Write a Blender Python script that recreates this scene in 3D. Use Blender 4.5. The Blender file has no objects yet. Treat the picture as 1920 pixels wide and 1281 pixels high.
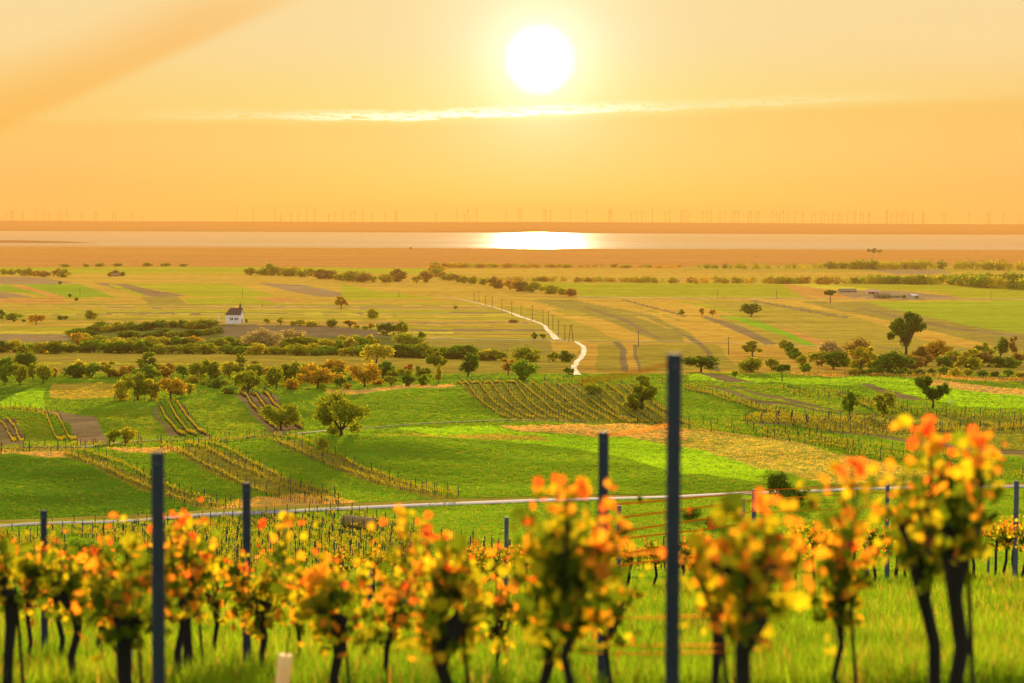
import bpy, math, random
import numpy as np
from mathutils import Vector, Matrix
C = bpy.context.scene
COL = C.collection
PI = math.pi

# ------------------------------------------------------------------ camera
F = 1920 * 85.0 / 36.0            # focal length in pixels of the 1920 px wide picture
EYE = np.array([0.0, 0.0, 80.0])  # metres above the lake
PITCH = math.atan((640.5 - 412) / F)
ROLL = 0.0036
fw = np.array([0, math.cos(PITCH), -math.sin(PITCH)])
r0 = np.array([1.0, 0, 0]); u0 = np.array([0, math.sin(PITCH), math.cos(PITCH)])
rt = math.cos(ROLL) * r0 + math.sin(ROLL) * u0
up = -math.sin(ROLL) * r0 + math.cos(ROLL) * u0
cam = bpy.data.cameras.new('camera'); camo = bpy.data.objects.new('camera', cam); COL.objects.link(camo)
M = Matrix(((rt[0], up[0], -fw[0], EYE[0]), (rt[1], up[1], -fw[1], EYE[1]), (rt[2], up[2], -fw[2], EYE[2]), (0, 0, 0, 1)))
camo.matrix_world = M
cam.lens = 85; cam.sensor_width = 36; cam.clip_start = 0.1; cam.clip_end = 120000
cam.dof.use_dof = True; cam.dof.focus_distance = 260; cam.dof.aperture_fstop = 2.8
C.camera = camo

def ray(px, py):
    d = fw + (px - 960) / F * rt - (py - 640.5) / F * up
    return d
def project(x, y, z):
    v = np.stack([x, y, z - EYE[2]], -1)
    dz = v @ fw
    return 960 + F * (v @ rt) / dz, 640.5 - F * (v @ up) / dz

# ------------------------------------------------------------------ light, sky, exposure
sd = ray(1012, 112); sd = sd / np.linalg.norm(sd)
SUN_EL = math.asin(sd[2]); SUN_AZ = math.atan2(sd[0], sd[1])
sun = bpy.data.lights.new('sun', 'SUN'); sun.energy = 5.0; sun.angle = math.radians(0.6); sun.color = (1.0, 0.74, 0.42)
suno = bpy.data.objects.new('sun', sun); COL.objects.link(suno)
suno.rotation_euler = Vector(-sd).to_track_quat('-Z', 'Y').to_euler()
C.view_settings.view_transform = 'Standard'; C.view_settings.look = 'None'
C.view_settings.exposure = 1.0; C.view_settings.gamma = 1.0; C.view_settings.use_curve_mapping = False
C.cycles.use_denoising = True
C.cycles.max_bounces = 6; C.cycles.diffuse_bounces = 3; C.cycles.glossy_bounces = 2
C.cycles.transmission_bounces = 4; C.cycles.volume_bounces = 1; C.cycles.transparent_max_bounces = 6
C.cycles.sample_clamp_indirect = 6

class NT:
    """small helper for building node trees"""
    def __init__(s, tree): s.t = tree; s.n = tree.nodes; s.l = tree.links; s.n.clear()
    def node(s, t, **k):
        n = s.n.new(t)
        for a, b in k.items(): setattr(n, a, b)
        return n
    def put(s, sock, v):
        if isinstance(v, bpy.types.NodeSocket): s.l.new(v, sock)
        elif v is not None:
            if sock.type == 'RGBA' and isinstance(v, (tuple, list)) and len(v) == 3: v = (*v, 1)
            sock.default_value = v
    def m(s, op, a, b=None, c=None, clamp=False):
        n = s.node('ShaderNodeMath', operation=op, use_clamp=clamp)
        s.put(n.inputs[0], a)
        if b is not None: s.put(n.inputs[1], b)
        if c is not None: s.put(n.inputs[2], c)
        return n.outputs[0]
    def ss(s, x, a, b):   # smoothstep from a to b
        n = s.node('ShaderNodeMapRange', interpolation_type='SMOOTHSTEP')
        s.put(n.inputs[0], x); s.put(n.inputs[1], a); s.put(n.inputs[2], b)
        s.put(n.inputs[3], 0.0); s.put(n.inputs[4], 1.0)
        return n.outputs[0]
    def mix(s, f, a, b, mode='MIX'):
        n = s.node('ShaderNodeMix', data_type='RGBA', blend_type=mode)
        s.put(n.inputs[0], f); s.put(n.inputs[6], a); s.put(n.inputs[7], b)
        return n.outputs[2]
    def noise(s, vec, scale, detail=3, rough=0.5, dist=0.0, color=False):
        n = s.node('ShaderNodeTexNoise'); s.put(n.inputs['Vector'], vec)
        n.inputs['Scale'].default_value = scale; n.inputs['Detail'].default_value = detail
        n.inputs['Roughness'].default_value = rough; n.inputs['Distortion'].default_value = dist
        return n.outputs[1 if color else 0]

def srgb(r, g, b):
    return tuple((c / 255 / 12.92) if c <= 10 else ((c / 255 + .055) / 1.055) ** 2.4 for c in (r, g, b))

def build_world():
    w = bpy.data.worlds.new('World'); C.world = w; w.use_nodes = True
    t = NT(w.node_tree)
    tc = t.node('ShaderNodeTexCoord')
    sp = t.node('ShaderNodeSeparateXYZ'); t.put(sp.inputs[0], tc.outputs['Generated'])
    X, Y, Z = sp.outputs
    el = t.m('MULTIPLY', t.m('ARCSINE', Z), 180 / PI)              # elevation in degrees
    az = t.m('MULTIPLY', t.m('ARCTAN2', X, Y), 180 / PI)           # azimuth in degrees, 0 = north
    # angle from the sun
    dp = t.node('ShaderNodeVectorMath', operation='DOT_PRODUCT')
    t.put(dp.inputs[0], tc.outputs['Generated']); dp.inputs[1].default_value = tuple(sd)
    ang = t.m('MULTIPLY', t.m('ARCCOSINE', t.m('MINIMUM', dp.outputs['Value'], 0.9999999)), 180 / PI)
    hz = t.mix(t.ss(t.m('ABSOLUTE', t.m('SUBTRACT', az, 0.3)), 0.0, 13.0), srgb(255, 216, 88), srgb(253, 186, 98))
    mid = t.mix(t.ss(t.m('ABSOLUTE', t.m('SUBTRACT', az, 0.3)), 1.0, 14.0), srgb(255, 230, 134), srgb(254, 210, 122))
    top = srgb(254, 224, 160)
    col = t.mix(t.ss(el, 0.0, 2.1), hz, mid)
    col = t.mix(t.ss(el, 2.3, 4.6), col, top)
    # long thin cloud; the bank of hazy cloud below it is darker
    vec = t.node('ShaderNodeCombineXYZ'); t.put(vec.inputs[0], t.m('MULTIPLY', az, 0.35)); t.put(vec.inputs[1], t.m('MULTIPLY', el, 2.2))
    nz = t.noise(vec.outputs[0], 2.6, 6, 0.62, 0.6)
    nz2 = t.noise(vec.outputs[0], 9.0, 5, 0.6, 0.8)
    line = t.m('ADD', 2.33, t.m('MULTIPLY', t.m('MAXIMUM', t.m('ADD', az, 2.5), 0.0), 0.043))
    line = t.m('ADD', line, t.m('MULTIPLY', t.m('SUBTRACT', nz, 0.5), 0.16))
    below = t.m('SUBTRACT', 1.0, t.ss(t.m('SUBTRACT', el, line), -0.22, 0.02))
    col = t.mix(t.m('MULTIPLY', below, t.m('MULTIPLY', t.ss(el, 0.3, 2.4), 0.34)), col, srgb(253, 186, 82))
    w1 = t.m('SUBTRACT', el, line)
    streak = t.m('MULTIPLY', t.ss(w1, -0.035, 0.03), t.m('SUBTRACT', 1.0, t.ss(w1, 0.07, 0.30)))
    env = t.m('MULTIPLY', t.ss(az, -10.0, -5.0), t.m('SUBTRACT', 1.0, t.ss(az, 5.5, 10.5)))
    stk = t.m('MULTIPLY', t.m('MULTIPLY', streak, env), t.ss(nz2, 0.34, 0.54), clamp=True)
    hot = t.m('SUBTRACT', 1.0, t.ss(t.m('ABSOLUTE', t.m('ADD', az, 1.0)), 1.0, 5.5))
    scol = t.mix(hot, srgb(255, 238, 165), (1.5, 1.4, 0.95))
    col = t.mix(stk, col, scol)
    # broad darker shaft crossing the upper left of the sky
    s1 = t.m('ADD', el, t.m('MULTIPLY', az, -0.455))      # constant along the shaft
    band = t.m('MULTIPLY', t.ss(s1, 7.2, 7.65), t.m('SUBTRACT', 1.0, t.ss(s1, 7.7, 9.4)))
    band = t.m('MULTIPLY', band, t.m('SUBTRACT', 1.0, t.ss(az, -8.0, -2.5)))
    col = t.mix(t.m('MULTIPLY', band, 0.55), col, srgb(253, 184, 78))
    # glow and disc of the sun
    g1 = t.m('POWER', 2.718, t.m('MULTIPLY', ang, -1.15))
    g2 = t.m('POWER', 2.718, t.m('MULTIPLY', ang, -0.42))
    col = t.mix(1.0, col, t.mix(g1, (0, 0, 0), (0.5, 1.05, 1.05)), 'ADD')
    col = t.mix(1.0, col, t.mix(g2, (0, 0, 0), (0.02, 0.14, 0.11)), 'ADD')
    disc = t.m('SUBTRACT', 1.0, t.ss(ang, 0.30, 0.92))
    col = t.mix(disc, col, (4.0, 3.6, 2.8))
    # warm part only near the horizon around the sun; higher up, out of frame, a dome brightened to light the fields
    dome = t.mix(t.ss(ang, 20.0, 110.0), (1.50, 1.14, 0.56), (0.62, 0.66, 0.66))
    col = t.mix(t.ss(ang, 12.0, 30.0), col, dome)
    # below the horizon
    col = t.mix(t.m('SUBTRACT', 1.0, t.ss(el, -1.5, -0.6)), col, (0.30, 0.22, 0.06))
    sky = t.node('ShaderNodeTexSky', sky_type='NISHITA'); sky.sun_disc = False
    sky.sun_elevation = SUN_EL; sky.sun_rotation = SUN_AZ; sky.dust_density = 2.0
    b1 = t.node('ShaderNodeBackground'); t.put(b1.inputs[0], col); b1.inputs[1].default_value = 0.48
    b2 = t.node('ShaderNodeBackground'); t.put(b2.inputs[0], sky.outputs[0]); t.put(b2.inputs[1], t.m('MULTIPLY', t.ss(ang, 14.0, 45.0), 0.05))
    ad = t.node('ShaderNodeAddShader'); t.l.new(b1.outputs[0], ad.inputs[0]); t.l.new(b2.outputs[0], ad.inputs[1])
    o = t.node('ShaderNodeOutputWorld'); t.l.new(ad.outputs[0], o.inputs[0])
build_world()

# ------------------------------------------------------------------ object helpers
def link(o): COL.objects.link(o); return o
def tag(o, label=None, cat=None, group=None, kind=None):
    if label: o['label'] = label
    if cat: o['category'] = cat
    if group: o['group'] = group
    if kind: o['kind'] = kind
    return o
def mesh(name, V, Fc, mats, mi=None, smooth=False):
    me = bpy.data.meshes.new(name)
    me.from_pydata([tuple(v) for v in V], [], [tuple(f) for f in Fc])
    for m in (mats if isinstance(mats, (list, tuple)) else [mats]): me.materials.append(m)
    if mi is not None: me.polygons.foreach_set('material_index', np.array(mi, dtype=np.int32))
    if smooth: me.polygons.foreach_set('use_smooth', np.ones(len(me.polygons), dtype=bool))
    me.update(); return me
def obj(name, me, parent=None, loc=(0, 0, 0)):
    o = link(bpy.data.objects.new(name, me)); o.location = loc
    if parent: o.parent = parent
    return o
def empty(name, loc, rz=0):
    o = link(bpy.data.objects.new(name, None)); o.location = loc; o.rotation_euler = (0, 0, rz); o.empty_display_size = 0.1
    return o
def ordn(n):
    return '%d%s' % (n, 'th' if 10 <= n % 100 <= 20 else {1: 'st', 2: 'nd', 3: 'rd'}.get(n % 10, 'th'))
class MB:
    def __init__(s): s.V = []; s.F = []; s.I = []
    def quad(s, a, b, c, d, i=0):
        k = len(s.V); s.V += [a, b, c, d]; s.F.append((k, k + 1, k + 2, k + 3)); s.I.append(i)
    def box(s, c, h, i=0, rz=0.0, taper=1.0):
        k = len(s.V); cs, sn = math.cos(rz), math.sin(rz)
        for dz in (-1, 1):
            tp = 1 if dz < 0 else taper
            for dx, dy in ((-1, -1), (1, -1), (1, 1), (-1, 1)):
                x, y = dx * h[0] * tp, dy * h[1] * tp
                s.V.append((c[0] + x * cs - y * sn, c[1] + x * sn + y * cs, c[2] + dz * h[2]))
        for f in ((0, 3, 2, 1), (4, 5, 6, 7), (0, 1, 5, 4), (1, 2, 6, 5), (2, 3, 7, 6), (3, 0, 4, 7)):
            s.F.append(tuple(k + q for q in f)); s.I.append(i)
    def tube(s, pts, rad, n=6, i=0, cap=True, rnd=None, wob=0.0):
        pts = [Vector(p) for p in pts]; k0 = len(s.V)
        for j, p in enumerate(pts):
            a = pts[max(j - 1, 0)]; b = pts[min(j + 1, len(pts) - 1)]
            t = (b - a).normalized() if (b - a).length > 1e-9 else Vector((0, 0, 1))
            ref = Vector((0, 1, 0)) if abs(t.y) < 0.9 else Vector((1, 0, 0))
            e1 = t.cross(ref).normalized(); e2 = t.cross(e1)
            r = rad[j] if isinstance(rad, (list, tuple)) else rad
            for q in range(n):
                rr = r * (1 + (rnd.uniform(-wob, wob) if rnd else 0))
                an = 2 * PI * q / n
                s.V.append(tuple(p + e1 * math.cos(an) * rr + e2 * math.sin(an) * rr))
        for j in range(len(pts) - 1):
            for q in range(n):
                a = k0 + j * n + q; b = k0 + j * n + (q + 1) % n
                s.F.append((a, b, b + n, a + n)); s.I.append(i)
        if cap:
            s.F.append(tuple(k0 + q for q in range(n))); s.I.append(i)
            s.F.append(tuple(k0 + (len(pts) - 1) * n + q for q in reversed(range(n)))); s.I.append(i)
    def mesh(s, name, mats, smooth=False): return mesh(name, s.V, s.F, mats, s.I, smooth)

# ------------------------------------------------------------------ terrain
UC = np.array([0, 320, 640, 960, 1280, 1600, 1920.])
TAB = {  # distance: image row of the ground at the seven columns
 0.8: None, 3: [2452] * 7, 8: [1602, 1602, 1602, 1602, 1600, 1585, 1570], 15: [1364] * 4 + [1360, 1350, 1335],
 22: [1281, 1279, 1276, 1272, 1268, 1262, 1255], 35: [1195, 1192, 1187, 1180, 1170, 1160, 1155],
 50: [1140, 1138, 1130, 1122, 1110, 1098, 1090], 60: [1128, 1126, 1118, 1108, 1098, 1088, 1080],
 75: [1133, 1130, 1122, 1112, 1104, 1098, 1095], 120: [1150, 1148, 1142, 1132, 1125, 1120, 1118],
 200: [1110, 1108, 1095, 1085, 1075, 1065, 1060], 250: [1073, 1065, 1050, 1035, 1025, 1012, 1008],
 300: [1028, 1014, 1000, 985, 975, 962, 957], 345: [985, 970, 955, 943, 933, 918, 913],
 400: [905, 893, 888, 880, 875, 868, 862], 450: [842, 834, 824, 832, 835, 830, 825],
 480: [838, 828, 812, 808, 815, 810, 805], 520: [833, 823, 806, 793, 795, 792, 788],
 560: [802, 795, 785, 775, 775, 775, 772], 600: [778, 768, 754, 748, 755, 758, 756],
 650: [764, 750, 733, 722, 735, 742, 742], 700: [752, 742, 727, 716, 722, 728, 730],
 760: [736, 731, 723, 711, 708, 714, 718], 850: [706, 706, 705, 702, 700, 702, 705],
 1050: [672, 672, 675, 680, 680, 680, 682], 1250: [651, 651, 651, 655, 656, 659, 660],
 1500: [626, 626, 628, 631, 632, 635, 637], 1900: [592, 592, 594, 596, 598, 600, 602]}
for dd, drop in ((2400, 76.3), (3200, 77.6), (4500, 79.0), (5800, 79.55), (6700, 79.9), (7400, 81.5)):
    TAB[dd] = [412 + ROLL * (u - 960) + drop * F / dd for u in UC]
TAB[0.8] = [412 + 1.02 * F / 0.8] * 7
DN = np.array(sorted(TAB)); VT = np.array([TAB[d] for d in DN])          # (nd, 7)
def pchip(x, y, xi):
    h = np.diff(x); dl = np.diff(y) / h; m = np.zeros(len(x))
    for i in range(1, len(x) - 1):
        if dl[i - 1] * dl[i] > 0:
            w1 = 2 * h[i] + h[i - 1]; w2 = h[i] + 2 * h[i - 1]
            m[i] = (w1 + w2) / (w1 / dl[i - 1] + w2 / dl[i])
    m[0], m[-1] = dl[0], dl[-1]
    k = np.clip(np.searchsorted(x, xi) - 1, 0, len(x) - 2); t = (xi - x[k]) / h[k]
    return ((2 * t**3 - 3 * t**2 + 1) * y[k] + (t**3 - 2 * t**2 + t) * h[k] * m[k]
            + (-2 * t**3 + 3 * t**2) * y[k + 1] + (t**3 - t**2) * h[k] * m[k + 1])
LD = np.linspace(math.log(0.8), math.log(7400), 3000)
SU = np.linspace(0, 1920, 193)
# slope of sight s = (z - eye)/distance for each column, then smooth across columns
SL = np.zeros((7, len(LD)))
for j, u in enumerate(UC):
    rows = pchip(np.log(DN), VT[:, j] - (412 + ROLL * (u - 960)), LD)
    SL[j] = -rows / F
ST = np.stack([pchip(UC, SL[:, i], SU) for i in range(len(LD))], 1)      # (193, 3000)
_rs = np.random.RandomState(5)
_wv = [(a * math.cos(t), a * math.sin(t), p, q) for a, t, p, q in zip(
    2 * PI / _rs.uniform(9, 70, 14), _rs.uniform(0, PI, 14), _rs.uniform(0, 6.28, 14), _rs.uniform(0.4, 1, 14))]
def Z(x, y):
    x = np.asarray(x, float); y = np.asarray(y, float)
    yy = np.maximum(y, 0.81)
    u = np.clip(960 + F * x / yy, 0, 1919.9); l = np.clip(np.log(yy), LD[0], LD[-1] - 1e-6)
    fu = u / 10.0; iu = np.minimum(fu.astype(int), 191); fu = fu - iu
    fl = (l - LD[0]) / (LD[1] - LD[0]); il = np.minimum(fl.astype(int), len(LD) - 2); fl = fl - il
    s = (ST[iu, il] * (1 - fu) + ST[iu + 1, il] * fu) * (1 - fl) + (ST[iu, il + 1] * (1 - fu) + ST[iu + 1, il + 1] * fu) * fl
    z = EYE[2] + s * yy
    # low chapel hill
    uu = 960 + F * x / yy
    z = z + 6.6 * np.exp(-(((uu - 465) / 300) ** 4)) * np.exp(-((yy - 1500) / 105) ** 2)
    # gentle unevenness
    n = sum(q * np.sin(a * x + b * y + p) for a, b, p, q in _wv)
    amp = np.interp(yy, [3, 60, 90, 300, 700, 1500, 3000, 7400], [.01, .03, .25, .14, .2, .18, .1, .02])
    w2 = np.sin(x / 13.0 + .6 * np.sin(yy / 31.0)) * np.sin(yy / 15.0 + x / 47.0) * .5 + .5 * np.sin(yy / 24.0 - x / 19.0 + 1)
    return z + n * amp * 0.35 + w2 * np.interp(yy, [90, 230, 345, 360, 900, 2000], [0, .1, .1, .7, .8, 0])
_DL = np.exp(np.linspace(math.log(4), math.log(7390), 5000))
def at(px, py, dmin=0.0, dmax=1e9):
    r = ray(px, py); dl = _DL[(_DL >= dmin) & (_DL <= dmax)]
    x = r[0] / r[1] * dl; z = EYE[2] + r[2] / r[1] * dl
    g = z - Z(x, dl); k = np.argmax(g < 0)
    if not (g < 0).any(): k = len(dl) - 1
    if k > 0:
        a, b = g[k - 1], g[k]; t = a / (a - b) if a != b else 0; d = dl[k - 1] + (dl[k] - dl[k - 1]) * t
    else: d = dl[0]
    X = r[0] / r[1] * d
    return Vector((float(X), float(d), float(Z(X, d))))
def at_d(px, d):
    x = (px - 960) / F * d; return Vector((x, d, float(Z(x, d))))

# palette of ground covers (base colours)
GRN = (.13, .24, .012); LIME = (.25, .42, .015); DKG = (.08, .17, .012); OLV = (.46, .32, .04); YGR = (.42, .38, .022)
GOLD = (.66, .36, .05); ORG = (.62, .29, .06); SOIL = (.29, .19, .075); PUR = (.36, .23, .10); REED = (.55, .23, .05)
YEL = (.80, .52, .04); OLB = (.38, .27, .05); STRAW = (.62, .34, .10)
FIELDS = [  # colour, mottle, polygon in picture pixels
 (REED, .25, [(-200, 440), (2200, 440), (2200, 500), (1500, 499), (1300, 503), (700, 503), (-200, 501)]),
 (YGR, .2, [(-60, 502), (420, 500), (805, 503), (805, 513), (400, 512), (-60, 514)]),
 (OLV, .1, [(1280, 500), (1990, 502), (1990, 512), (1280, 508)]), (PUR, .1, [(1620, 505), (1760, 506), (1790, 514), (1680, 514)]),
 (PUR, 0, [(-60, 519), (40, 519), (90, 522), (140, 531), (60, 533), (-60, 533)]),
 ((.28, .37, .02), .2, [(-60, 534), (150, 533), (216, 558), (120, 558), (-60, 540)]), (ORG, .1, [(10, 534), (40, 534), (130, 558), (100, 558)]),
 (PUR, 0, [(-60, 546), (15, 549), (62, 558), (-60, 561)]), (ORG, .1, [(-60, 560), (117, 559), (129, 569), (-60, 570)]),
 (SOIL, 0, [(175, 531), (238, 532), (290, 545), (356, 556), (290, 557), (235, 546)]),
 (YGR, .1, [(200, 533), (215, 533), (270, 553), (260, 556)]),
 (YGR, .1, [(237, 532), (430, 532), (520, 556), (367, 556)]), (OLB, .6, [(263, 558), (333, 556), (350, 570), (282, 570)]),
 (YGR, .1, [(345, 559), (470, 558), (532, 570), (352, 570)]), (ORG, .1, [(475, 560), (535, 557), (576, 568), (520, 568)]),
 (PUR, .1, [(478, 530), (560, 533), (640, 549), (660, 557), (600, 557), (540, 545)]),
 (YGR, .1, [(640, 532), (705, 545), (822, 560), (640, 561)]), (YGR, .2, [(940, 530), (1500, 532), (1515, 558), (1090, 557), (1080, 548), (970, 535)]),
 (ORG, .1, [(1462, 533), (1492, 534), (1600, 545), (1612, 560), (1510, 558)]), (YEL, .1, [(1475, 533), (1565, 534), (1640, 544), (1600, 545), (1530, 540)]),
 (YGR, .2, [(1565, 533), (1990, 535), (1990, 556), (1750, 545), (1640, 544)]), (PUR, 0, [(1555, 545), (1690, 545), (1812, 560), (1700, 562), (1600, 560)]),
 (YGR, .2, [(1740, 545), (1990, 552), (1990, 560), (1810, 560)]), (GOLD, .1, [(1395, 561), (1640, 561), (1605, 568), (1440, 568)]),
 ((.36, .39, .022), .3, [(1605, 567), (1990, 562), (1990, 632), (1847, 617), (1730, 593)]),
 (OLV, .3, [(1300, 563), (1405, 564), (1590, 597), (1665, 612), (1640, 652), (1540, 647), (1400, 598)]),
 (SOIL, .6, [(1400, 563), (1412, 562), (1500, 578), (1592, 594), (1588, 597), (1480, 580)]),
 (GOLD, .2, [(1440, 566), (1500, 568), (1660, 600), (1865, 649), (1840, 656), (1740, 640), (1660, 612), (1590, 590)]),
 (OLB, .7, [(1500, 566), (1620, 566), (1730, 593), (1850, 617), (1990, 635), (1990, 662), (1860, 647), (1660, 600)]),
 (GOLD, .15, [(940, 562), (1000, 566), (1090, 593), (1140, 600), (1233, 640), (1167, 640), (1133, 627), (1073, 600), (973, 572)]),
 (OLV, .2, [(1058, 600), (1080, 602), (1125, 620), (1150, 640), (1080, 640), (1050, 620)]), (OLV, .2, [(1030, 580), (1060, 584), (1090, 592), (1060, 592)]),
 (OLB, .7, [(993, 563), (1060, 561), (1160, 585), (1280, 625), (1282, 640), (1233, 640), (1107, 590)]),
 (GOLD, .15, [(1085, 562), (1150, 562), (1280, 604), (1280, 626), (1200, 596)]), (GOLD, .15, [(1150, 561), (1300, 563), (1400, 600), (1320, 598), (1280, 600)]),
 (GOLD, .2, [(1275, 592), (1330, 600), (1452, 645), (1330, 646), (1282, 640)]), (SOIL, .1, [(1312, 594), (1332, 595), (1400, 615), (1465, 645), (1440, 648), (1390, 625)]),
 (OLV, .1, [(1340, 593), (1400, 598), (1500, 638), (1525, 648), (1463, 648), (1400, 615)]),
 (LIME, .1, [(1345, 591), (1395, 596), (1430, 605), (1533, 648), (1512, 648), (1420, 612)]), (ORG, .1, [(1438, 605), (1480, 610), (1548, 636), (1540, 648), (1532, 648)]),
 (GOLD, .2, [(1080, 641), (1540, 648), (1600, 695), (1080, 702)]), (OLV, .5, [(1120, 645), (1150, 645), (1168, 660), (1164, 697), (1118, 697)]),
 (SOIL, .2, [(1147, 640), (1158, 640), (1176, 658), (1176, 697), (1163, 697), (1163, 660)]), (OLV, .5, [(1190, 646), (1345, 646), (1385, 692), (1200, 697)]),
 (SOIL, .5, [(1255, 614), (1270, 614), (1315, 642), (1338, 668), (1350, 697), (1336, 697), (1325, 665), (1305, 645)]),
 (YGR, .3, [(1330, 697), (1460, 700), (1460, 706), (1300, 703)]), (GOLD, .3, [(1500, 655), (1610, 655), (1640, 700), (1560, 702)]),
 (OLB, .3, [(1050, 563), (1070, 562), (1220, 590), (1300, 628), (1290, 630), (1210, 596)]), (SOIL, .3, [(1160, 562), (1172, 562), (1290, 592), (1284, 594)]),
 (YGR, .2, [(1270, 565), (1290, 565), (1400, 590), (1395, 593)]), (SOIL, .3, [(1090, 575), (1100, 575), (1180, 600), (1240, 636), (1232, 636), (1170, 604)]), (OLV, .2, [(1420, 600), (1440, 600), (1560, 638), (1550, 640)]),
 (SOIL, .4, [(1600, 578), (1620, 578), (1780, 612), (1990, 640), (1990, 644), (1760, 614)]), (SOIL, .3, [(1185, 646), (1192, 646), (1202, 697), (1196, 697)]),
 (PUR, .1, [(-60, 627), (137, 627), (160, 645), (140, 657), (-60, 657)]), (YEL, .2, [(-60, 622), (137, 622), (137, 626), (-60, 626)]),
 (OLB, .4, [(790, 634), (1075, 640), (1088, 660), (1075, 672), (700, 668)]), (GOLD, .3, [(1030, 637), (1075, 640), (1090, 652), (1080, 665), (1040, 660)]),
 ((.15, .15, .03), .3, [(130, 636), (200, 622), (300, 612), (420, 608), (620, 611), (790, 640), (830, 668), (500, 664), (60, 660)]),
 ((.22, .145, .07), .1, [(405, 610), (600, 611), (700, 618), (720, 632), (420, 632)]),
 (OLV, .4, [(-60, 662), (1075, 666), (1080, 700), (-60, 700)]), (YGR, .3, [(60, 680), (420, 682), (420, 684), (60, 683)]), (YGR, .3, [(300, 688), (700, 688), (700, 691), (300, 691)]), 
 (LIME, .2, [(1030, 702), (1210, 703), (1210, 712), (1030, 711)]),
 # second hill
 (GRN, .35, [(-60, 700), (2000, 700), (2000, 845), (-60, 850)]),
 (OLV, .6, [(95, 718), (215, 720), (215, 745), (180, 750), (95, 745)]),
 (LIME, .0, [(-60, 728), (86, 728), (80, 765), (-60, 769)]), (DKG, .0, [(-60, 727), (60, 727), (-10, 760), (-60, 760)]),
 (PUR, .1, [(55, 767), (112, 769), (178, 785), (192, 805), (200, 832), (146, 833), (130, 795), (100, 775)]),
 (GRN, .9, [(195, 768), (278, 762), (300, 790), (322, 818), (255, 823), (205, 803)]), (GRN, .9, [(15, 785), (80, 782), (98, 815), (110, 832), (50, 832)]),
 (SOIL, .2, [(286, 762), (294, 761), (304, 790), (340, 820), (318, 820), (296, 790)]), (SOIL, .2, [(335, 758), (347, 758), (362, 790), (398, 820), (385, 822), (352, 790)]),
 (SOIL, .1, [(443, 739), (455, 737), (520, 738), (522, 756), (545, 785), (575, 806), (506, 812), (470, 776)]),
 (GRN, .8, [(350, 752), (440, 748), (470, 790), (495, 812), (410, 815), (362, 780)]), (GRN, .4, [(520, 738), (600, 735), (600, 745), (540, 755)]),
 (SOIL, .3, [(-60, 785), (30, 787), (40, 815), (50, 836), (-60, 840)]),
 (STRAW, .8, [(610, 733), (850, 718), (850, 724), (700, 735), (612, 742)]),
 ((.17, .19, .025), .6, [(857, 717), (1190, 723), (1300, 800), (960, 790), (900, 758)]),
 (LIME, .1, [(1290, 702), (1375, 705), (1470, 713), (1380, 718), (1290, 713)]), (SOIL, .1, [(1305, 702), (1345, 701), (1428, 717), (1360, 717)]),
 (LIME, .1, [(1425, 712), (1600, 707), (1760, 711), (1740, 722), (1480, 722)]), (LIME, .1, [(1630, 712), (1720, 712), (1920, 742), (1990, 772), (1800, 762), (1640, 726)]),
 (SOIL, .0, [(1603, 720), (1622, 720), (1732, 748), (1690, 750)]), (STRAW, .7, [(1750, 712), (1990, 740), (1990, 752), (1730, 722)]),
 (ORG, .6, [(1480, 699), (1700, 701), (1990, 712), (1990, 722), (1700, 706), (1480, 704)]),
 (STRAW, .9, [(1535, 762), (1580, 759), (1575, 768), (1530, 769)]), (GRN, .9, [(1285, 715), (1460, 722), (1620, 770), (1460, 770), (1330, 738)]),
 (SOIL, .4, [(1325, 724), (1345, 725), (1440, 752), (1620, 782), (1430, 757)]), (SOIL, .4, [(1368, 724), (1380, 724), (1480, 750), (1630, 778), (1480, 757)]),
 ((.17, .19, .025), .5, [(1395, 788), (1640, 775), (1990, 785), (1990, 858), (1790, 838), (1500, 799)]), (SOIL, .4, [(1392, 790), (1400, 788), (1800, 835), (1990, 855), (1990, 862), (1780, 842), (1500, 803)]),
 (GRN, .3, [(1300, 797), (1500, 800), (1790, 843), (1990, 870), (1990, 905), (1700, 885), (1500, 840)]),
 # first hill
 (GRN, .25, [(-60, 846), (120, 845), (300, 834), (500, 824), (640, 812), (900, 808), (1000, 812), (1300, 830), (1990, 905), (1990, 930), (960, 948), (-60, 995)]),
 (LIME, .05, [(740, 806), (860, 798), (930, 802), (1020, 814), (1150, 818), (1290, 834), (1440, 878), (1420, 902), (1280, 888), (1130, 850), (1000, 832), (860, 822)]),  # lime band: sunlit crest put into the ground colour
 
 ((.50, .36, .07), .95, [(1180, 803), (1290, 803), (1450, 820), (1600, 856), (1700, 876), (1850, 905), (1700, 912), (1600, 908), (1520, 902), (1430, 878), (1290, 840), (1180, 822)]),
 (STRAW, .75, [(930, 798), (1180, 795), (1290, 803), (1290, 825), (1100, 818), (980, 808)]),
 (OLV, .9, [(640, 815), (1000, 815), (1040, 830), (900, 836), (700, 828)]), ((.09, .19, .012), .15, [(-60, 858), (100, 860), (180, 882), (255, 916), (380, 957), (300, 972), (-60, 988)]), (STRAW, .6, [(0, 846), (130, 846), (160, 856), (100, 858), (0, 852)]),  # dark green polygon at left carries the shade of the averted slope
 ((.19, .18, .03), .6, [(118, 850), (150, 848), (300, 908), (420, 948), (440, 958), (380, 955), (255, 915), (180, 880)]),
 ((.19, .18, .03), .6, [(310, 838), (400, 838), (560, 905), (650, 938), (650, 952), (560, 942), (430, 905), (360, 868)]),
 ((.19, .18, .03), .6, [(510, 828), (548, 824), (650, 862), (780, 915), (865, 934), (860, 942), (760, 925), (630, 882)]),
 (STRAW, .6, [(440, 938), (560, 925), (700, 945), (560, 956), (380, 965)]), (STRAW, .7, [(200, 840), (330, 838), (340, 850), (240, 850)]),
 # below the road
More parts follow.
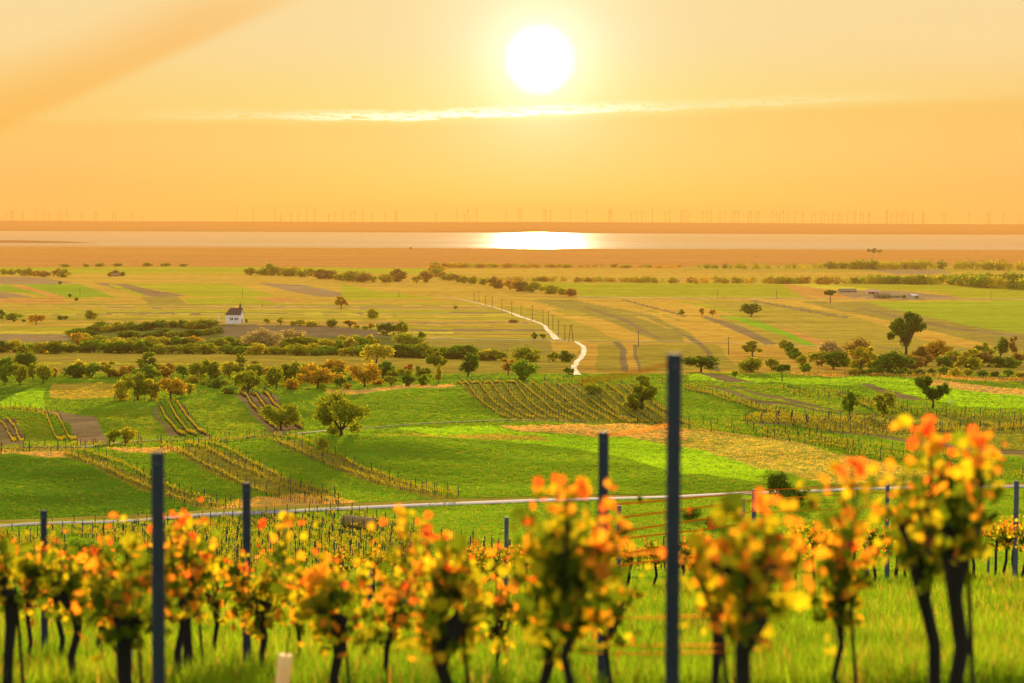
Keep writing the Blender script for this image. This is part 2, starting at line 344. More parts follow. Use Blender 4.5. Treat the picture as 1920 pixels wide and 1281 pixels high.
 (GRN, .3, [(-60, 996), (960, 950), (1990, 916), (1990, 1075), (-60, 1150)]),
 (GRN, .75, [(120, 990), (560, 966), (700, 1010), (760, 1090), (400, 1110), (250, 1050)]),
]
def inpoly(px, py, poly):
    ins = np.zeros(px.shape, bool); n = len(poly)
    for i in range(n):
        x1, y1 = poly[i]; x2, y2 = poly[(i + 1) % n]
        if y1 == y2: continue
        c = ((y1 > py) != (y2 > py)) & (px < (x2 - x1) * (py - y1) / (y2 - y1) + x1)
        ins ^= c
    return ins
def road_right(py):   # where the striped fields end against the pale lane
    return np.interp(py, [558, 572, 588, 594, 604, 612, 632, 641], [833, 898, 955, 973, 1006, 1018, 1038, 1062])
def field_colour(px, py, d):
    px = px + 2.5 * np.sin(py / 7.0 + px / 31.0) * np.interp(py, [560, 760], [.3, 1]); py = py + np.interp(py, [520, 760], [.15, 1.3]) * np.sin(px / 17.0) * np.sin(px / 41.0 + 1)
    n = len(px); c = np.tile(np.array([*OLV, .3]), (n, 1))
    base = (d > 760); g = (py < 575) & base
    c[g] = (*[a * .6 + b * .4 for a, b in zip(GOLD, OLV)], .15)
    c[d < 345] = (*GRN, .3)
    far = base
    # narrow strips of the plain
    rs = random.Random(3); y = 568.0
    m0 = far & (py > 568) & (py < 642) & (px < road_right(py))
    c[m0] = (*OLV, .2)
    pal = [GOLD, YGR, OLB, GOLD, OLV, PUR, GOLD, OLV, YGR, SOIL, YEL, OLB]
    k = 0
    while y < 640:
        h = rs.uniform(1.2, 3.2) * (0.8 + (y - 568) / 90)
        x0 = rs.choice([-100, -100, -100, -100, 200]); x1 = rs.choice([2000, 2000, 2000, 2000, 850])
        yy = py + 0.6 * np.sin(px / 160.0 + y)
        mm = m0 & (yy >= y) & (yy < y + h) & (px > x0) & (px < x1)
        cc = pal[k % len(pal)]; c[mm] = (*cc, .15)
        y += h * 1.05; k += 1
    bright = np.interp(d, [950, 1600], [1, 1.28])[:, None]  # plain's base colour lifted with distance in place of hazy sunlight
    for colr, mot, poly in FIELDS:
        xs = [p[0] for p in poly]; ys = [p[1] for p in poly]; a = np.array(poly)
        m = (px >= min(xs)) & (px <= max(xs)) & (py >= min(ys)) & (py <= max(ys))
        ym = (min(ys) + max(ys)) / 2
        lo, hi = (760, 1e9) if max(ys) <= 702 else ((455, 900) if max(ys) <= 852 and min(ys) < 835 else ((352, 640) if max(ys) <= 996 else (70, 345)))
        m &= (d >= lo) & (d < hi)
        idx = np.nonzero(m)[0]
        if len(idx) == 0: continue
        w = 1.5 * np.sin(px[idx] / 23.0) * (1 if ym > 700 else .25)
        idx = idx[inpoly(px[idx], py[idx] + w, poly)]
        c[idx] = (*colr, mot)
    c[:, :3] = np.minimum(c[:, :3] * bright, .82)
    return c

def build_ground():
    un = np.arange(-60, 1981, 2.3)
    ext = 60 + np.geomspace(10, 9000, 45)
    us = np.concatenate([-ext[::-1], un, 1920 + ext])
    segs = [(0.8, 60, 150), (60, 230, 50), (230, 345, 110), (345, 460, 150), (460, 530, 50), (530, 760, 120), (760, 1700, 110), (1700, 7390, 130)]
    dsn = np.concatenate([np.exp(np.linspace(math.log(a), math.log(b), n, endpoint=False)) for a, b, n in segs] + [[7390]])
    U, D = np.meshgrid(us, dsn)
    X = (U - 960) / F * D; Zz = Z(X, D)
    shp = X.shape; X = X.ravel(); Y = D.ravel(); Zz = Zz.ravel()
    px, py = project(X, Y, Zz)
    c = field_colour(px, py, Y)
    nr, nc = shp
    i = np.arange((nr - 1) * (nc - 1)); r = i // (nc - 1); q = i % (nc - 1)
    a = r * nc + q
    quads = np.stack([a, a + 1, a + 1 + nc, a + nc], 1).astype(np.int32)
    me = bpy.data.meshes.new('ground')
    me.vertices.add(len(X)); me.vertices.foreach_set('co', np.stack([X, Y, Zz], 1).astype(np.float32).ravel())
    me.loops.add(quads.size); me.loops.foreach_set('vertex_index', quads.ravel())
    me.polygons.add(len(quads)); me.polygons.foreach_set('loop_start', np.arange(0, quads.size, 4, dtype=np.int32))
    me.polygons.foreach_set('loop_total', np.full(len(quads), 4, np.int32))
    me.polygons.foreach_set('use_smooth', np.ones(len(quads), bool))
    me.update(calc_edges=True)
    at_ = me.color_attributes.new('cover', 'FLOAT_COLOR', 'POINT')
    at_.data.foreach_set('color', c.astype(np.float32).ravel())
    m = bpy.data.materials.new('fields'); m.use_nodes = True; t = NT(m.node_tree)
    ca = t.node('ShaderNodeAttribute', attribute_name='cover')
    geo = t.node('ShaderNodeNewGeometry'); pos = geo.outputs['Position']
    # stretch noise a little along the drilling direction
    n1 = t.noise(pos, 0.9, 4, 0.6); n2 = t.noise(pos, 0.09, 4, 0.6); n3 = t.noise(pos, 3.2, 3, 0.6)
    mp = t.node('ShaderNodeMapping'); t.put(mp.inputs[0], pos); mp.inputs['Scale'].default_value = (.05, .5, .3); mp.inputs['Rotation'].default_value = (0, 0, .5)
    n4 = t.noise(mp.outputs[0], 1.0, 5, 0.65, 1.2)
    v = t.m('ADD', t.m('MULTIPLY', n1, 0.55), t.m('ADD', t.m('MULTIPLY', n2, 0.65), t.m('MULTIPLY', n3, 0.45)))
    mq = t.node('ShaderNodeMapping'); t.put(mq.inputs[0], pos); mq.inputs['Scale'].default_value = (.012, .16, .1); mq.inputs['Rotation'].default_value = (0, 0, .12)
    n5 = t.noise(mq.outputs[0], 1.0, 6, 0.7, .3)
    v = t.m('ADD', t.m('MULTIPLY', t.m('SUBTRACT', n5, .5), 1.1), v)
    mr = t.node('ShaderNodeMapping'); t.put(mr.inputs[0], pos); mr.inputs['Scale'].default_value = (.0016, .02, .1)
    n6 = t.noise(mr.outputs[0], 1.0, 6, 0.7, .6)
    v = t.m('ADD', t.m('MULTIPLY', t.m('SUBTRACT', n6, .5), .9), v)
    v = t.m('ADD', -0.02, t.m('MULTIPLY', v, 1.28))
    hsv = t.node('ShaderNodeHueSaturation'); t.put(hsv.inputs['Color'], ca.outputs['Color'])
    t.put(hsv.inputs['Value'], v); t.put(hsv.inputs['Hue'], t.m('ADD', 0.47, t.m('MULTIPLY', n2, 0.06)))
    mot = t.m('MULTIPLY', t.ss(t.m('ADD', t.m('MULTIPLY', n4, .6), t.m('MULTIPLY', n1, .4)), 0.47, 0.58), ca.outputs['Alpha'])
    other = t.mix(t.ss(n2, .46, .66), (.20, .24, .015), (.50, .32, .05))
    col = t.mix(t.m('MULTIPLY', mot, 0.7), hsv.outputs[0], other)
    dif = t.node('ShaderNodeBsdfDiffuse'); t.put(dif.inputs[0], col); dif.inputs[1].default_value = 0.6
    bp = t.node('ShaderNodeBump'); bp.inputs['Strength'].default_value = 0.8; bp.inputs['Distance'].default_value = 0.35
    t.put(bp.inputs['Height'], t.m('ADD', n3, t.m('MULTIPLY', n1, 1.5))); t.put(dif.inputs['Normal'], bp.outputs[0])
    o = t.node('ShaderNodeOutputMaterial'); t.l.new(dif.outputs[0], o.inputs[0])
    me.materials.append(m)
    g = obj('ground', me); tag(g, kind='structure')
    return g
build_ground()

# ------------------------------------------------------------------ materials
def simple(name, col, rough=0.8, noise=0.0, scale=5.0, metal=0.0, spec=0.3):
    m = bpy.data.materials.new(name); m.use_nodes = True; t = NT(m.node_tree)
    p = t.node('ShaderNodeBsdfPrincipled'); p.inputs['Roughness'].default_value = rough; p.inputs['Metallic'].default_value = metal
    p.inputs['Specular IOR Level'].default_value = spec
    tc = t.node('ShaderNodeTexCoord')
    nz = t.noise(tc.outputs['Object'], scale, 4, .6)
    c = t.mix(nz, tuple(max(0, x * (1 - noise)) for x in col), tuple(min(1, x * (1 + noise)) for x in col))
    t.put(p.inputs['Base Color'], c)
    o = t.node('ShaderNodeOutputMaterial'); t.l.new(p.outputs[0], o.inputs[0])
    return m
def leafy(name, a, b, trans=0.45, attr=None, inst=None, tmul=(1.6, 1.35, .7)):
    """leaf material: diffuse plus light coming through, colour varies from leaf to leaf"""
    m = bpy.data.materials.new(name); m.use_nodes = True; t = NT(m.node_tree)
    if attr:
        at_ = t.node('ShaderNodeAttribute', attribute_name=attr)
        if inst: at_.attribute_type = 'INSTANCER'
        col = at_.outputs['Color']
        g = t.node('ShaderNodeNewGeometry')
        h = t.node('ShaderNodeHueSaturation'); t.put(h.inputs['Color'], col); t.put(h.inputs['Value'], t.m('ADD', .75, t.m('MULTIPLY', g.outputs['Random Per Island'], .5)))
        col = h.outputs[0]
    else:
        g = t.node('ShaderNodeNewGeometry')
        col = t.mix(g.outputs['Random Per Island'], a, b)
    d = t.node('ShaderNodeBsdfDiffuse'); t.put(d.inputs[0], col)
    tr = t.node('ShaderNodeBsdfTranslucent'); t.put(tr.inputs[0], t.mix(1.0, col, tmul, 'MULTIPLY'))
    mx = t.node('ShaderNodeMixShader'); mx.inputs[0].default_value = trans
    t.l.new(d.outputs[0], mx.inputs[1]); t.l.new(tr.outputs[0], mx.inputs[2])
    o = t.node('ShaderNodeOutputMaterial'); t.l.new(mx.outputs[0], o.inputs[0])
    return m
LEAF = {
 'dark': leafy('foliage_dark', (.045, .10, .008), (.12, .21, .015)),
 'green': leafy('foliage_green', (.10, .20, .012), (.22, .34, .018)),
 'olive': leafy('foliage_olive', (.15, .20, .014), (.34, .37, .022)),
 'yellow': leafy('foliage_yellow', (.25, .27, .018), (.55, .48, .03)),
 'orange': leafy('foliage_orange', (.28, .21, .018), (.56, .37, .03)),
 'red': leafy('foliage_red', (.42, .20, .04), (.60, .30, .07)),
 'grey': leafy('foliage_grey', (.30, .25, .10), (.46, .37, .15)),
 'brown': leafy('foliage_brown', (.20, .15, .03), (.32, .22, .045)),
}
BARK = simple('bark', (.055, .04, .025), .95, .5, 8)
VINEWOOD = simple('vine_wood', (.018, .013, .010), .95, .5, 30)
POSTM = simple('post_metal', (.035, .042, .055), .8, .4, 14, 0.0, .15)
POSTG = simple('post_galvanised', (.09, .105, .135), .8, .3, 14, 0.0, .15)
VLEAF = leafy('vine_leaf', None, None, .68, attr='leafcol', tmul=(1.28, 1.0, .32))
MIDLEAF = leafy('vine_leaf_small', (.15, .18, .015), (.42, .31, .024), .55)
WIREM = bpy.data.materials.new('wire_sunlit'); WIREM.use_nodes = True
_t = NT(WIREM.node_tree); _g = _t.node('ShaderNodeBsdfAnisotropic'); _g.inputs['Roughness'].default_value = .45
_tc = _t.node('ShaderNodeTexCoord'); _t.put(_g.inputs['Color'], _t.mix(_t.noise(_tc.outputs['Object'], 6, 3), (.42, .12, .012), (.62, .24, .03)))  # orange tint stands for sun glint, translucent half for the backlit glow
_o = _t.node('ShaderNodeOutputMaterial'); _r = _t.node('ShaderNodeBsdfTranslucent'); _r.inputs[0].default_value = (.85, .36, .05, 1); _m = _t.node('ShaderNodeMixShader'); _m.inputs[0].default_value = .5
_t.l.new(_g.outputs[0], _m.inputs[1]); _t.l.new(_r.outputs[0], _m.inputs[2]); _t.l.new(_m.outputs[0], _o.inputs[0])

# ------------------------------------------------------------------ lake and far shore
def lake():
    V = [(-60000, 6300, 0.0), (60000, 6300, 0.0), (60000, 17500, 0.0), (-60000, 17500, 0.0)]
    m = bpy.data.materials.new('lake_water'); m.use_nodes = True; t = NT(m.node_tree)
    p = t.node('ShaderNodeBsdfPrincipled'); p.inputs['Base Color'].default_value = (.42, .36, .30, 1); p.inputs['Roughness'].default_value = .16
    p.inputs['IOR'].default_value = 1.33
    geo = t.node('ShaderNodeNewGeometry')
    mp = t.node('ShaderNodeMapping'); t.put(mp.inputs[0], geo.outputs['Position']); mp.inputs['Scale'].default_value = (.0004, .0028, 1)
    nz = t.noise(mp.outputs[0], 1.0, 5, .6)
    t.put(p.inputs['Roughness'], t.m('ADD', .20, t.m('MULTIPLY', t.ss(nz, .35, .65), .25)))
    mp2 = t.node('ShaderNodeMapping'); t.put(mp2.inputs[0], geo.outputs['Position']); mp2.inputs['Scale'].default_value = (.02, .08, 1)
    bp = t.node('ShaderNodeBump'); bp.inputs['Strength'].default_value = .10; bp.inputs['Distance'].default_value = 1.0
    t.put(bp.inputs['Height'], t.noise(mp2.outputs[0], 1.0, 4, .6)); t.put(p.inputs['Normal'], bp.outputs[0])
    gl = t.node('ShaderNodeBsdfAnisotropic'); t.put(gl.inputs['Color'], t.mix(nz, (.66, .66, .72), (.80, .81, .90))); t.put(gl.inputs['Roughness'], t.m('ADD', .10, t.m('MULTIPLY', t.ss(nz, .35, .65), .05))); t.put(gl.inputs['Normal'], bp.outputs[0])
    df = t.node('ShaderNodeBsdfDiffuse'); df.inputs[0].default_value = (.30, .24, .20, 1)
    ms = t.node('ShaderNodeMixShader'); ms.inputs[0].default_value = .18; t.l.new(gl.outputs[0], ms.inputs[1]); t.l.new(df.outputs[0], ms.inputs[2])
    o = t.node('ShaderNodeOutputMaterial'); t.l.new(ms.outputs[0], o.inputs[0])
    tag(obj('lake_water', mesh('lake_water', V, [(0, 1, 2, 3)], m)), kind='structure')
lake()
def wavy(x, seed, sc):
    return sum(math.sin(x / (sc * k) + seed * k * 1.7) / k for k in (1, 2.3, 4.1))
def land(name, y0f, prof, x0, x1, nx, m):
    """low land as a strip: prof = [(dy, z)] from the shore inland"""
    V, Fc = [], []
    xs = np.linspace(x0, x1, nx)
    for x in xs:
        for dy, z in prof: 
            V.append((x * (1 + dy / 40000), y0f(x) + dy, z + (0.06 * z * wavy(x, dy * .01 + 1, 900) if z > 3 else 0)))
    k = len(prof)
    for i in range(nx - 1):
        for j in range(k - 1): Fc.append((i * k + j, (i + 1) * k + j, (i + 1) * k + j + 1, i * k + j + 1))
    o = obj(name, mesh(name, V, Fc, m, smooth=True)); tag(o, kind='structure'); return o
farm = simple('far_fields', (.34, .10, .01), 1.0, .45, .0016, 0, 0)
land('far_shore', lambda x: 14700 + (-900 if False else 0) + 160 * wavy(x, 2, 1500) - 700 * math.exp(-((x - 1500 * 1 + 2300) / 700) ** 2) * 0,
     [(-5, -2), (0, 3.5), (60, 6), (1500, 7), (3000, 22), (4200, 52), (5500, 58), (7500, 50), (9500, 30)], -14000, 14000, 400, farm)
reedm = simple('reed', (.34, .15, .045), 1.0, .3, .01, 0, 0)
def spit():
    a = at(0, 461); V = []; Fc = []
    n = 60
    for i in range(n + 1):
        px = -260 + (188 + 260) * i / n; w = min(1, (1 - i / n) * 3)
        d0 = 7750; d1 = 7750 + 650 * w + 10
        for d, z in ((d0, 0.02), (d0 + 15, 2.2 * min(1, w * 2) + .3), (d1 - 5, 2.4 * min(1, w * 2) + .3), (d1, 0.02)):
            V.append(((px - 960) / F * d, d, z))
    for i in range(n):
        for j in range(3): Fc.append((i * 4 + j, i * 4 + 4 + j, i * 4 + 5 + j, i * 4 + 1 + j))
    tag(obj('reed_island', mesh('reed_island', V, Fc, reedm)), kind='structure')
spit()

# ------------------------------------------------------------------ wind turbines
TURB = [(12,402),(22,398),(25,400),(44,400),(69,398),(83,400),(92,402),(111,399),(117,398),(126,399),(154,402),(178,398),(182,401),(211,398),(217,402),(249,404),(266,409),
 (444,391),(475,395),(515,394),(526,405),(546,402),(559,400),(575,395),(590,393),(616,404),(627,401),(642,396),(658,402),(664,398),(680,399),(697,404),(721,398),(741,396),(744,399),(816,402),
 (856,396),(870,404),(877,395),(893,396),(948,397),(971,395),(976,395),(1019,396),(1023,396),(1031,396),(1068,395),(1100,397),(1140,398),(1143,396),(1146,398),(1183,399),(1192,397),(1202,397),
 (1222,395),(1246,398),(1254,397),(1275,398),(1279,398),(1285,395),(1291,404),(1317,398),(1325,396),(1332,397),(1349,400),(1358,398),(1372,401),(1377,398),(1383,398),(1402,399),(1407,400),(1416,401),
 (1421,398),(1446,398),(1454,403),(1460,402),(1467,397),(1476,398),(1489,398),(1504,400),(1521,402),(1528,400),(1538,398),(1544,402),(1552,399),(1560,402),(1571,400),(1576,406),(1588,399),(1598,399),
 (1602,400),(1612,400),(1617,403),(1627,400),(1629,402),(1660,398),(1662,397),(1669,402),(1680,400),(1688,403),(1693,400),(1700,402),(1709,400),(1728,400),(1730,400),(1766,402),(1771,400),(1815,401),(1850,401),(1853,402),(1879,402),(1910,402)]
def turbines():
    tm = simple('turbine_paint', (.05, .03, .02), .9, .1)
    b = MB(); b.tube([(0, 0, 0), (0, 0, 50), (0, 0, 104)], [3.2, 2.6, 1.9], 8); tower = b.mesh('tower', tm)
    b = MB(); b.box((0, 2.5, 0), (2.2, 5.5, 2.2), taper=.85); nac = b.mesh('nacelle', tm)
    rot = []
    for s in range(5):
        a0 = s * 2 * PI / 15 * 1.0 + 0.3; b = MB()
        b.tube([(0, -4.6, 0), (0, -3.0, 0)], [.8, 1.8], 8)
        for k in range(3):
            a = a0 + k * 2 * PI / 3
            b.tube([(math.cos(a) * r, -4.0, math.sin(a) * r) for r in (0, 8, 24, 40)], [1.1, 1.9, 1.2, .35], 5)
        rot.append(b.mesh('rotor', tm))
    rs = random.Random(8)
    for i, (px, hy) in enumerate(sorted(TURB)):
        dd = 20500 + rs.uniform(-300, 300)
        x = (px - 960) / F * dd; hub = EYE[2] + ray(px, hy)[2] / ray(px, hy)[1] * dd
        gz = 50.0; h = hub - gz
        t = empty('wind_turbine', (x, dd, gz), rs.uniform(-.7, .7))
        tag(t, '%s wind turbine from the left end of the row standing on the far lake shore' % ordn(i + 1), 'wind turbine', 'wind turbines along the far shore')
        o = obj('tower', tower, t); o.scale = (.75, .75, h / 104)
        obj('nacelle', nac, t, (0, 0, h + 2)); r = obj('rotor', rs.choice(rot), t, (0, 0, h + 2)); r.scale = (.8, 1, .8)
turbines()

# ------------------------------------------------------------------ roads
def ribbon(name, pts, widths, m, lift=0.05, dens=6, dmax=1e9, raw=False):
    P = [Vector(p) for p in pts] if raw else [at(*p, dmin=60, dmax=dmax) for p in pts]
    Q = []
    for i in range(len(P) - 1):
        n = max(2, int((P[i + 1] - P[i]).length / dens))
        p0 = P[max(i - 1, 0)]; p3 = P[min(i + 2, len(P) - 1)]
        for k in range(n):
            t = k / n
            w = widths[i] * (1 - t) + widths[i + 1] * t
            a = 0.5 * ((2 * P[i]) + (P[i + 1] - p0) * t + (2 * p0 - 5 * P[i] + 4 * P[i + 1] - p3) * t * t + (-p0 + 3 * P[i] - 3 * P[i + 1] + p3) * t**3)
            Q.append((a, w))
    Q.append((P[-1], widths[-1])); V, Fc = [], []
    for i, (p, w) in enumerate(Q):
        a = Q[max(i - 1, 0)][0]; b = Q[min(i + 1, len(Q) - 1)][0]; t = Vector((b.x - a.x, b.y - a.y, 0)).normalized(); n = Vector((-t.y, t.x, 0))
        for s in (-.5, -.25, 0, .25, .5):
            q = p + n * w * s
            V.append((q.x, q.y, float(Z(q.x, q.y)) + lift + (0.10 if abs(s) < .4 else 0)))
    for i in range(len(Q) - 1):
        for j in range(4): Fc.append((i * 5 + j, i * 5 + j + 1, i * 5 + j + 6, i * 5 + j + 5))
    o = obj(name, mesh(name, V, Fc, m, smooth=True)); tag(o, kind='structure'); return o
ASPH = simple('asphalt', (.20, .19, .23), .9, .18, .6, 0, .08)
CONC = simple('pale_lane', (.62, .48, .30), 1.0, .35, .12, 0, .02)
TRACK = simple('earth_track', (.10, .085, .04), .95, .3, .5)
ribbon('road', [(-160, 996), (0, 988), (160, 981), (320, 972), (480, 963), (640, 955), (800, 948), (960, 942), (1120, 937), (1280, 932), (1440, 925), (1600, 919), (1760, 916), (1940, 913), (2100, 912)], [4.6] * 15, ASPH, .12, 4)
ribbon('farm_lane', [(1083, 704), (1079, 697), (1076, 689), (1082, 678), (1091, 668), (1095, 657), (1091, 648), (1078, 641)], [2.3, 2.2, 2.2, 2.4, 2.6, 2.6, 2.4, 2.4], CONC, .12, 4)
ribbon('farm_lane', [(1046, 637.5), (1038, 630), (1026, 619), (1018, 610), (1000, 602), (975, 594), (965, 590), (953, 585), (930, 578), (900, 570), (870, 563), (835, 558)], [5, 4.0, 3.2, 2.4, 2.6, 4.5, 4.5, 2.2, 2.2, 2.2, 2.2, 2.2], CONC, .15, 5)
ribbon('cross_lane', [(800, 634.5), (880, 636), (960, 637.5), (1046, 638.5), (1100, 640)], [3, 3, 3, 3, 3], CONC, .10, 5)
ribbon('field_track', [(1100, 640), (1200, 641), (1350, 643), (1500, 648), (1620, 652), (1700, 653.5), (1800, 656), (1990, 658)], [4] * 8, TRACK, .1, 8)
ribbon('field_track', [(-60, 842), (120, 839), (220, 831), (300, 826), (420, 824), (540, 815), (640, 806), (740, 799), (850, 793), (950, 789), (1100, 791)], [1.6] * 11, TRACK, .08, 3)
ribbon('field_track', [(1030, 557.5), (1280, 559), (1500, 560), (1700, 561), (1990, 560)], [8] * 5, TRACK, .1, 12)

# ------------------------------------------------------------------ trees
def crown_mesh(kind, seed, nleaf, ls, mat):
    rs = random.Random(seed); L = []
    if kind == 'round': c, r, k, rr = (0, 0, .57), (.36, .36, .36), 24, (.07, .20)
    elif kind == 'wide': c, r, k, rr = (0, 0, .55), (.40, .40, .36), 28, (.07, .19)
    elif kind == 'bush': c, r, k, rr = (0, 0, .42), (.37, .34, .36), 22, (.08, .21)
    elif kind == 'low': c, r, k, rr = (0, 0, .38), (.42, .36, .28), 24, (.12, .24)
    elif kind == 'open': c, r, k, rr = (0, 0, .60), (.38, .38, .32), 17, (.07, .14)
    elif kind == 'up': c, r, k, rr = (0, 0, .52), (.26, .26, .44), 20, (.08, .16)
    elif kind == 'umbrella': c, r, k, rr = (0, 0, .75), (.38, .38, .12), 14, (.09, .15)
    elif kind == 'twin': c, r, k, rr = None, None, 26, (.09, .15)
    for i in range(k):
        if kind == 'twin':
            cc, rd = (((-.26, 0, .66), (.20, .2, .24)), ((.20, .05, .56), (.26, .24, .22)), ((-.02, 0, .45), (.2, .2, .12)))[i % 3]
        else: cc, rd = c, r
        while True:
            v = Vector((rs.uniform(-1, 1), rs.uniform(-1, 1), rs.uniform(-1, 1)))
            if .35 < v.length < 1: break
        L.append((Vector((cc[0] + v.x * rd[0], cc[1] + v.y * rd[1], cc[2] + v.z * rd[2])), rs.uniform(*rr)))
    tot = sum(a[1] ** 2 for a in L); b = MB()
    for p, q in L:
        n = int(nleaf * q * q / tot)
        for _ in range(n):
            v = Vector((rs.gauss(0, 1), rs.gauss(0, 1), rs.gauss(0, 1))).normalized()
            o = p + v * q * (rs.random() ** .45) * Vector((1, 1, .85)).length / 1.65
            if o.z < .02: continue
            nm = (v + Vector((rs.gauss(0, .6), rs.gauss(0, .6), rs.gauss(0, .6)))).normalized()
            e1 = nm.orthogonal().normalized(); a = rs.uniform(0, 6.28); e2 = nm.cross(e1)
            d1 = e1 * math.cos(a) + e2 * math.sin(a); d2 = nm.cross(d1); s = ls * rs.uniform(.6, 1.3)
            b.quad(tuple(o - d1 * s), tuple(o + d2 * s * .7), tuple(o + d1 * s), tuple(o - d2 * s * .7))
    return b.mesh('crown', mat)
def trunk_mesh(kind, seed):
    rs = random.Random(seed); b = MB()
    hb = {'round': .34, 'wide': .30, 'open': .30, 'up': .2, 'umbrella': .62, 'twin': .32}.get(kind, .12)
    b.tube([(0, 0, -.03), (.01, 0, hb * .5), (0, .01, hb)], [.034, .026, .022], 7, rnd=rs, wob=.15)
    for k in range(7):
        a = k * .9 + rs.uniform(-.3, .3); l = rs.uniform(.2, .36)
        e = Vector((math.cos(a) * l * .8, math.sin(a) * l * .8, hb + l * 1.05)); s = Vector((0, 0, hb * rs.uniform(.8, 1)))
        m_ = s.lerp(e, .5) + Vector((rs.uniform(-.03, .03), rs.uniform(-.03, .03), -.02))
        b.tube([s, m_, e], [.02, .013, .004], 5)
        e2 = m_ + Vector((rs.uniform(-.14, .14), rs.uniform(-.14, .14), rs.uniform(.08, .2)))
        b.tube([m_, e2], [.01, .003], 4)
    return b.mesh('trunk', BARK)
_cache = {}
def tree_meshes(kind, var, big):
    k = (kind, var, big)
    if k not in _cache:
        sd_ = hash_(kind) + var * 7
        _cache[k] = (crown_mesh(kind, sd_, {0: 420, 1: 1100, 2: 3600}[big], {0: .082, 1: .052, 2: .030}[big], LEAF['green']), trunk_mesh(kind, sd_))
    return _cache[k]
def hash_(s): return sum(ord(c) * (i + 3) for i, c in enumerate(s))
_tn = [0]
def tree(name, px, base, h, w, kind, col, label, cat='tree', group=None, dmin=60, dmax=1e9, var=None, big=None):
    h, w = (h * 1.16, w * 1.3) if h < 46 else (h * 1.04, w * 1.12)
    p = at(px, base, dmin, dmax); s = p.y / F
    big = (2 if h > 50 else (1 if h > 17 else 0)) if big is None else big
    _tn[0] += 2 if px == 1757 else 1; var = (_tn[0] % 3) if var is None else var
    cm, tm = tree_meshes(kind, var, big)
    wid = {'round': .86, 'wide': .9, 'bush': .95, 'low': 1.0, 'open': .9, 'up': .68, 'umbrella': .9, 'twin': .92}[kind]
    r = empty(name, p - Vector((0, 0, .05)), 0)
    tag(r, label, cat, group)
    H = h * s * 1.04; W = w * s / wid
    rot = random.Random(_tn[0]).uniform(0, 6.28) if kind != 'twin' else 0
    for me, nm in ((cm, 'crown'), (tm, 'trunk')):
        o = obj(nm, me, r); o.scale = (W, W, H); o.rotation_euler = (0, 0, rot)
        if nm == 'crown':
            o.material_slots[0].link = 'OBJECT'; o.material_slots[0].material = LEAF[col]
    return r
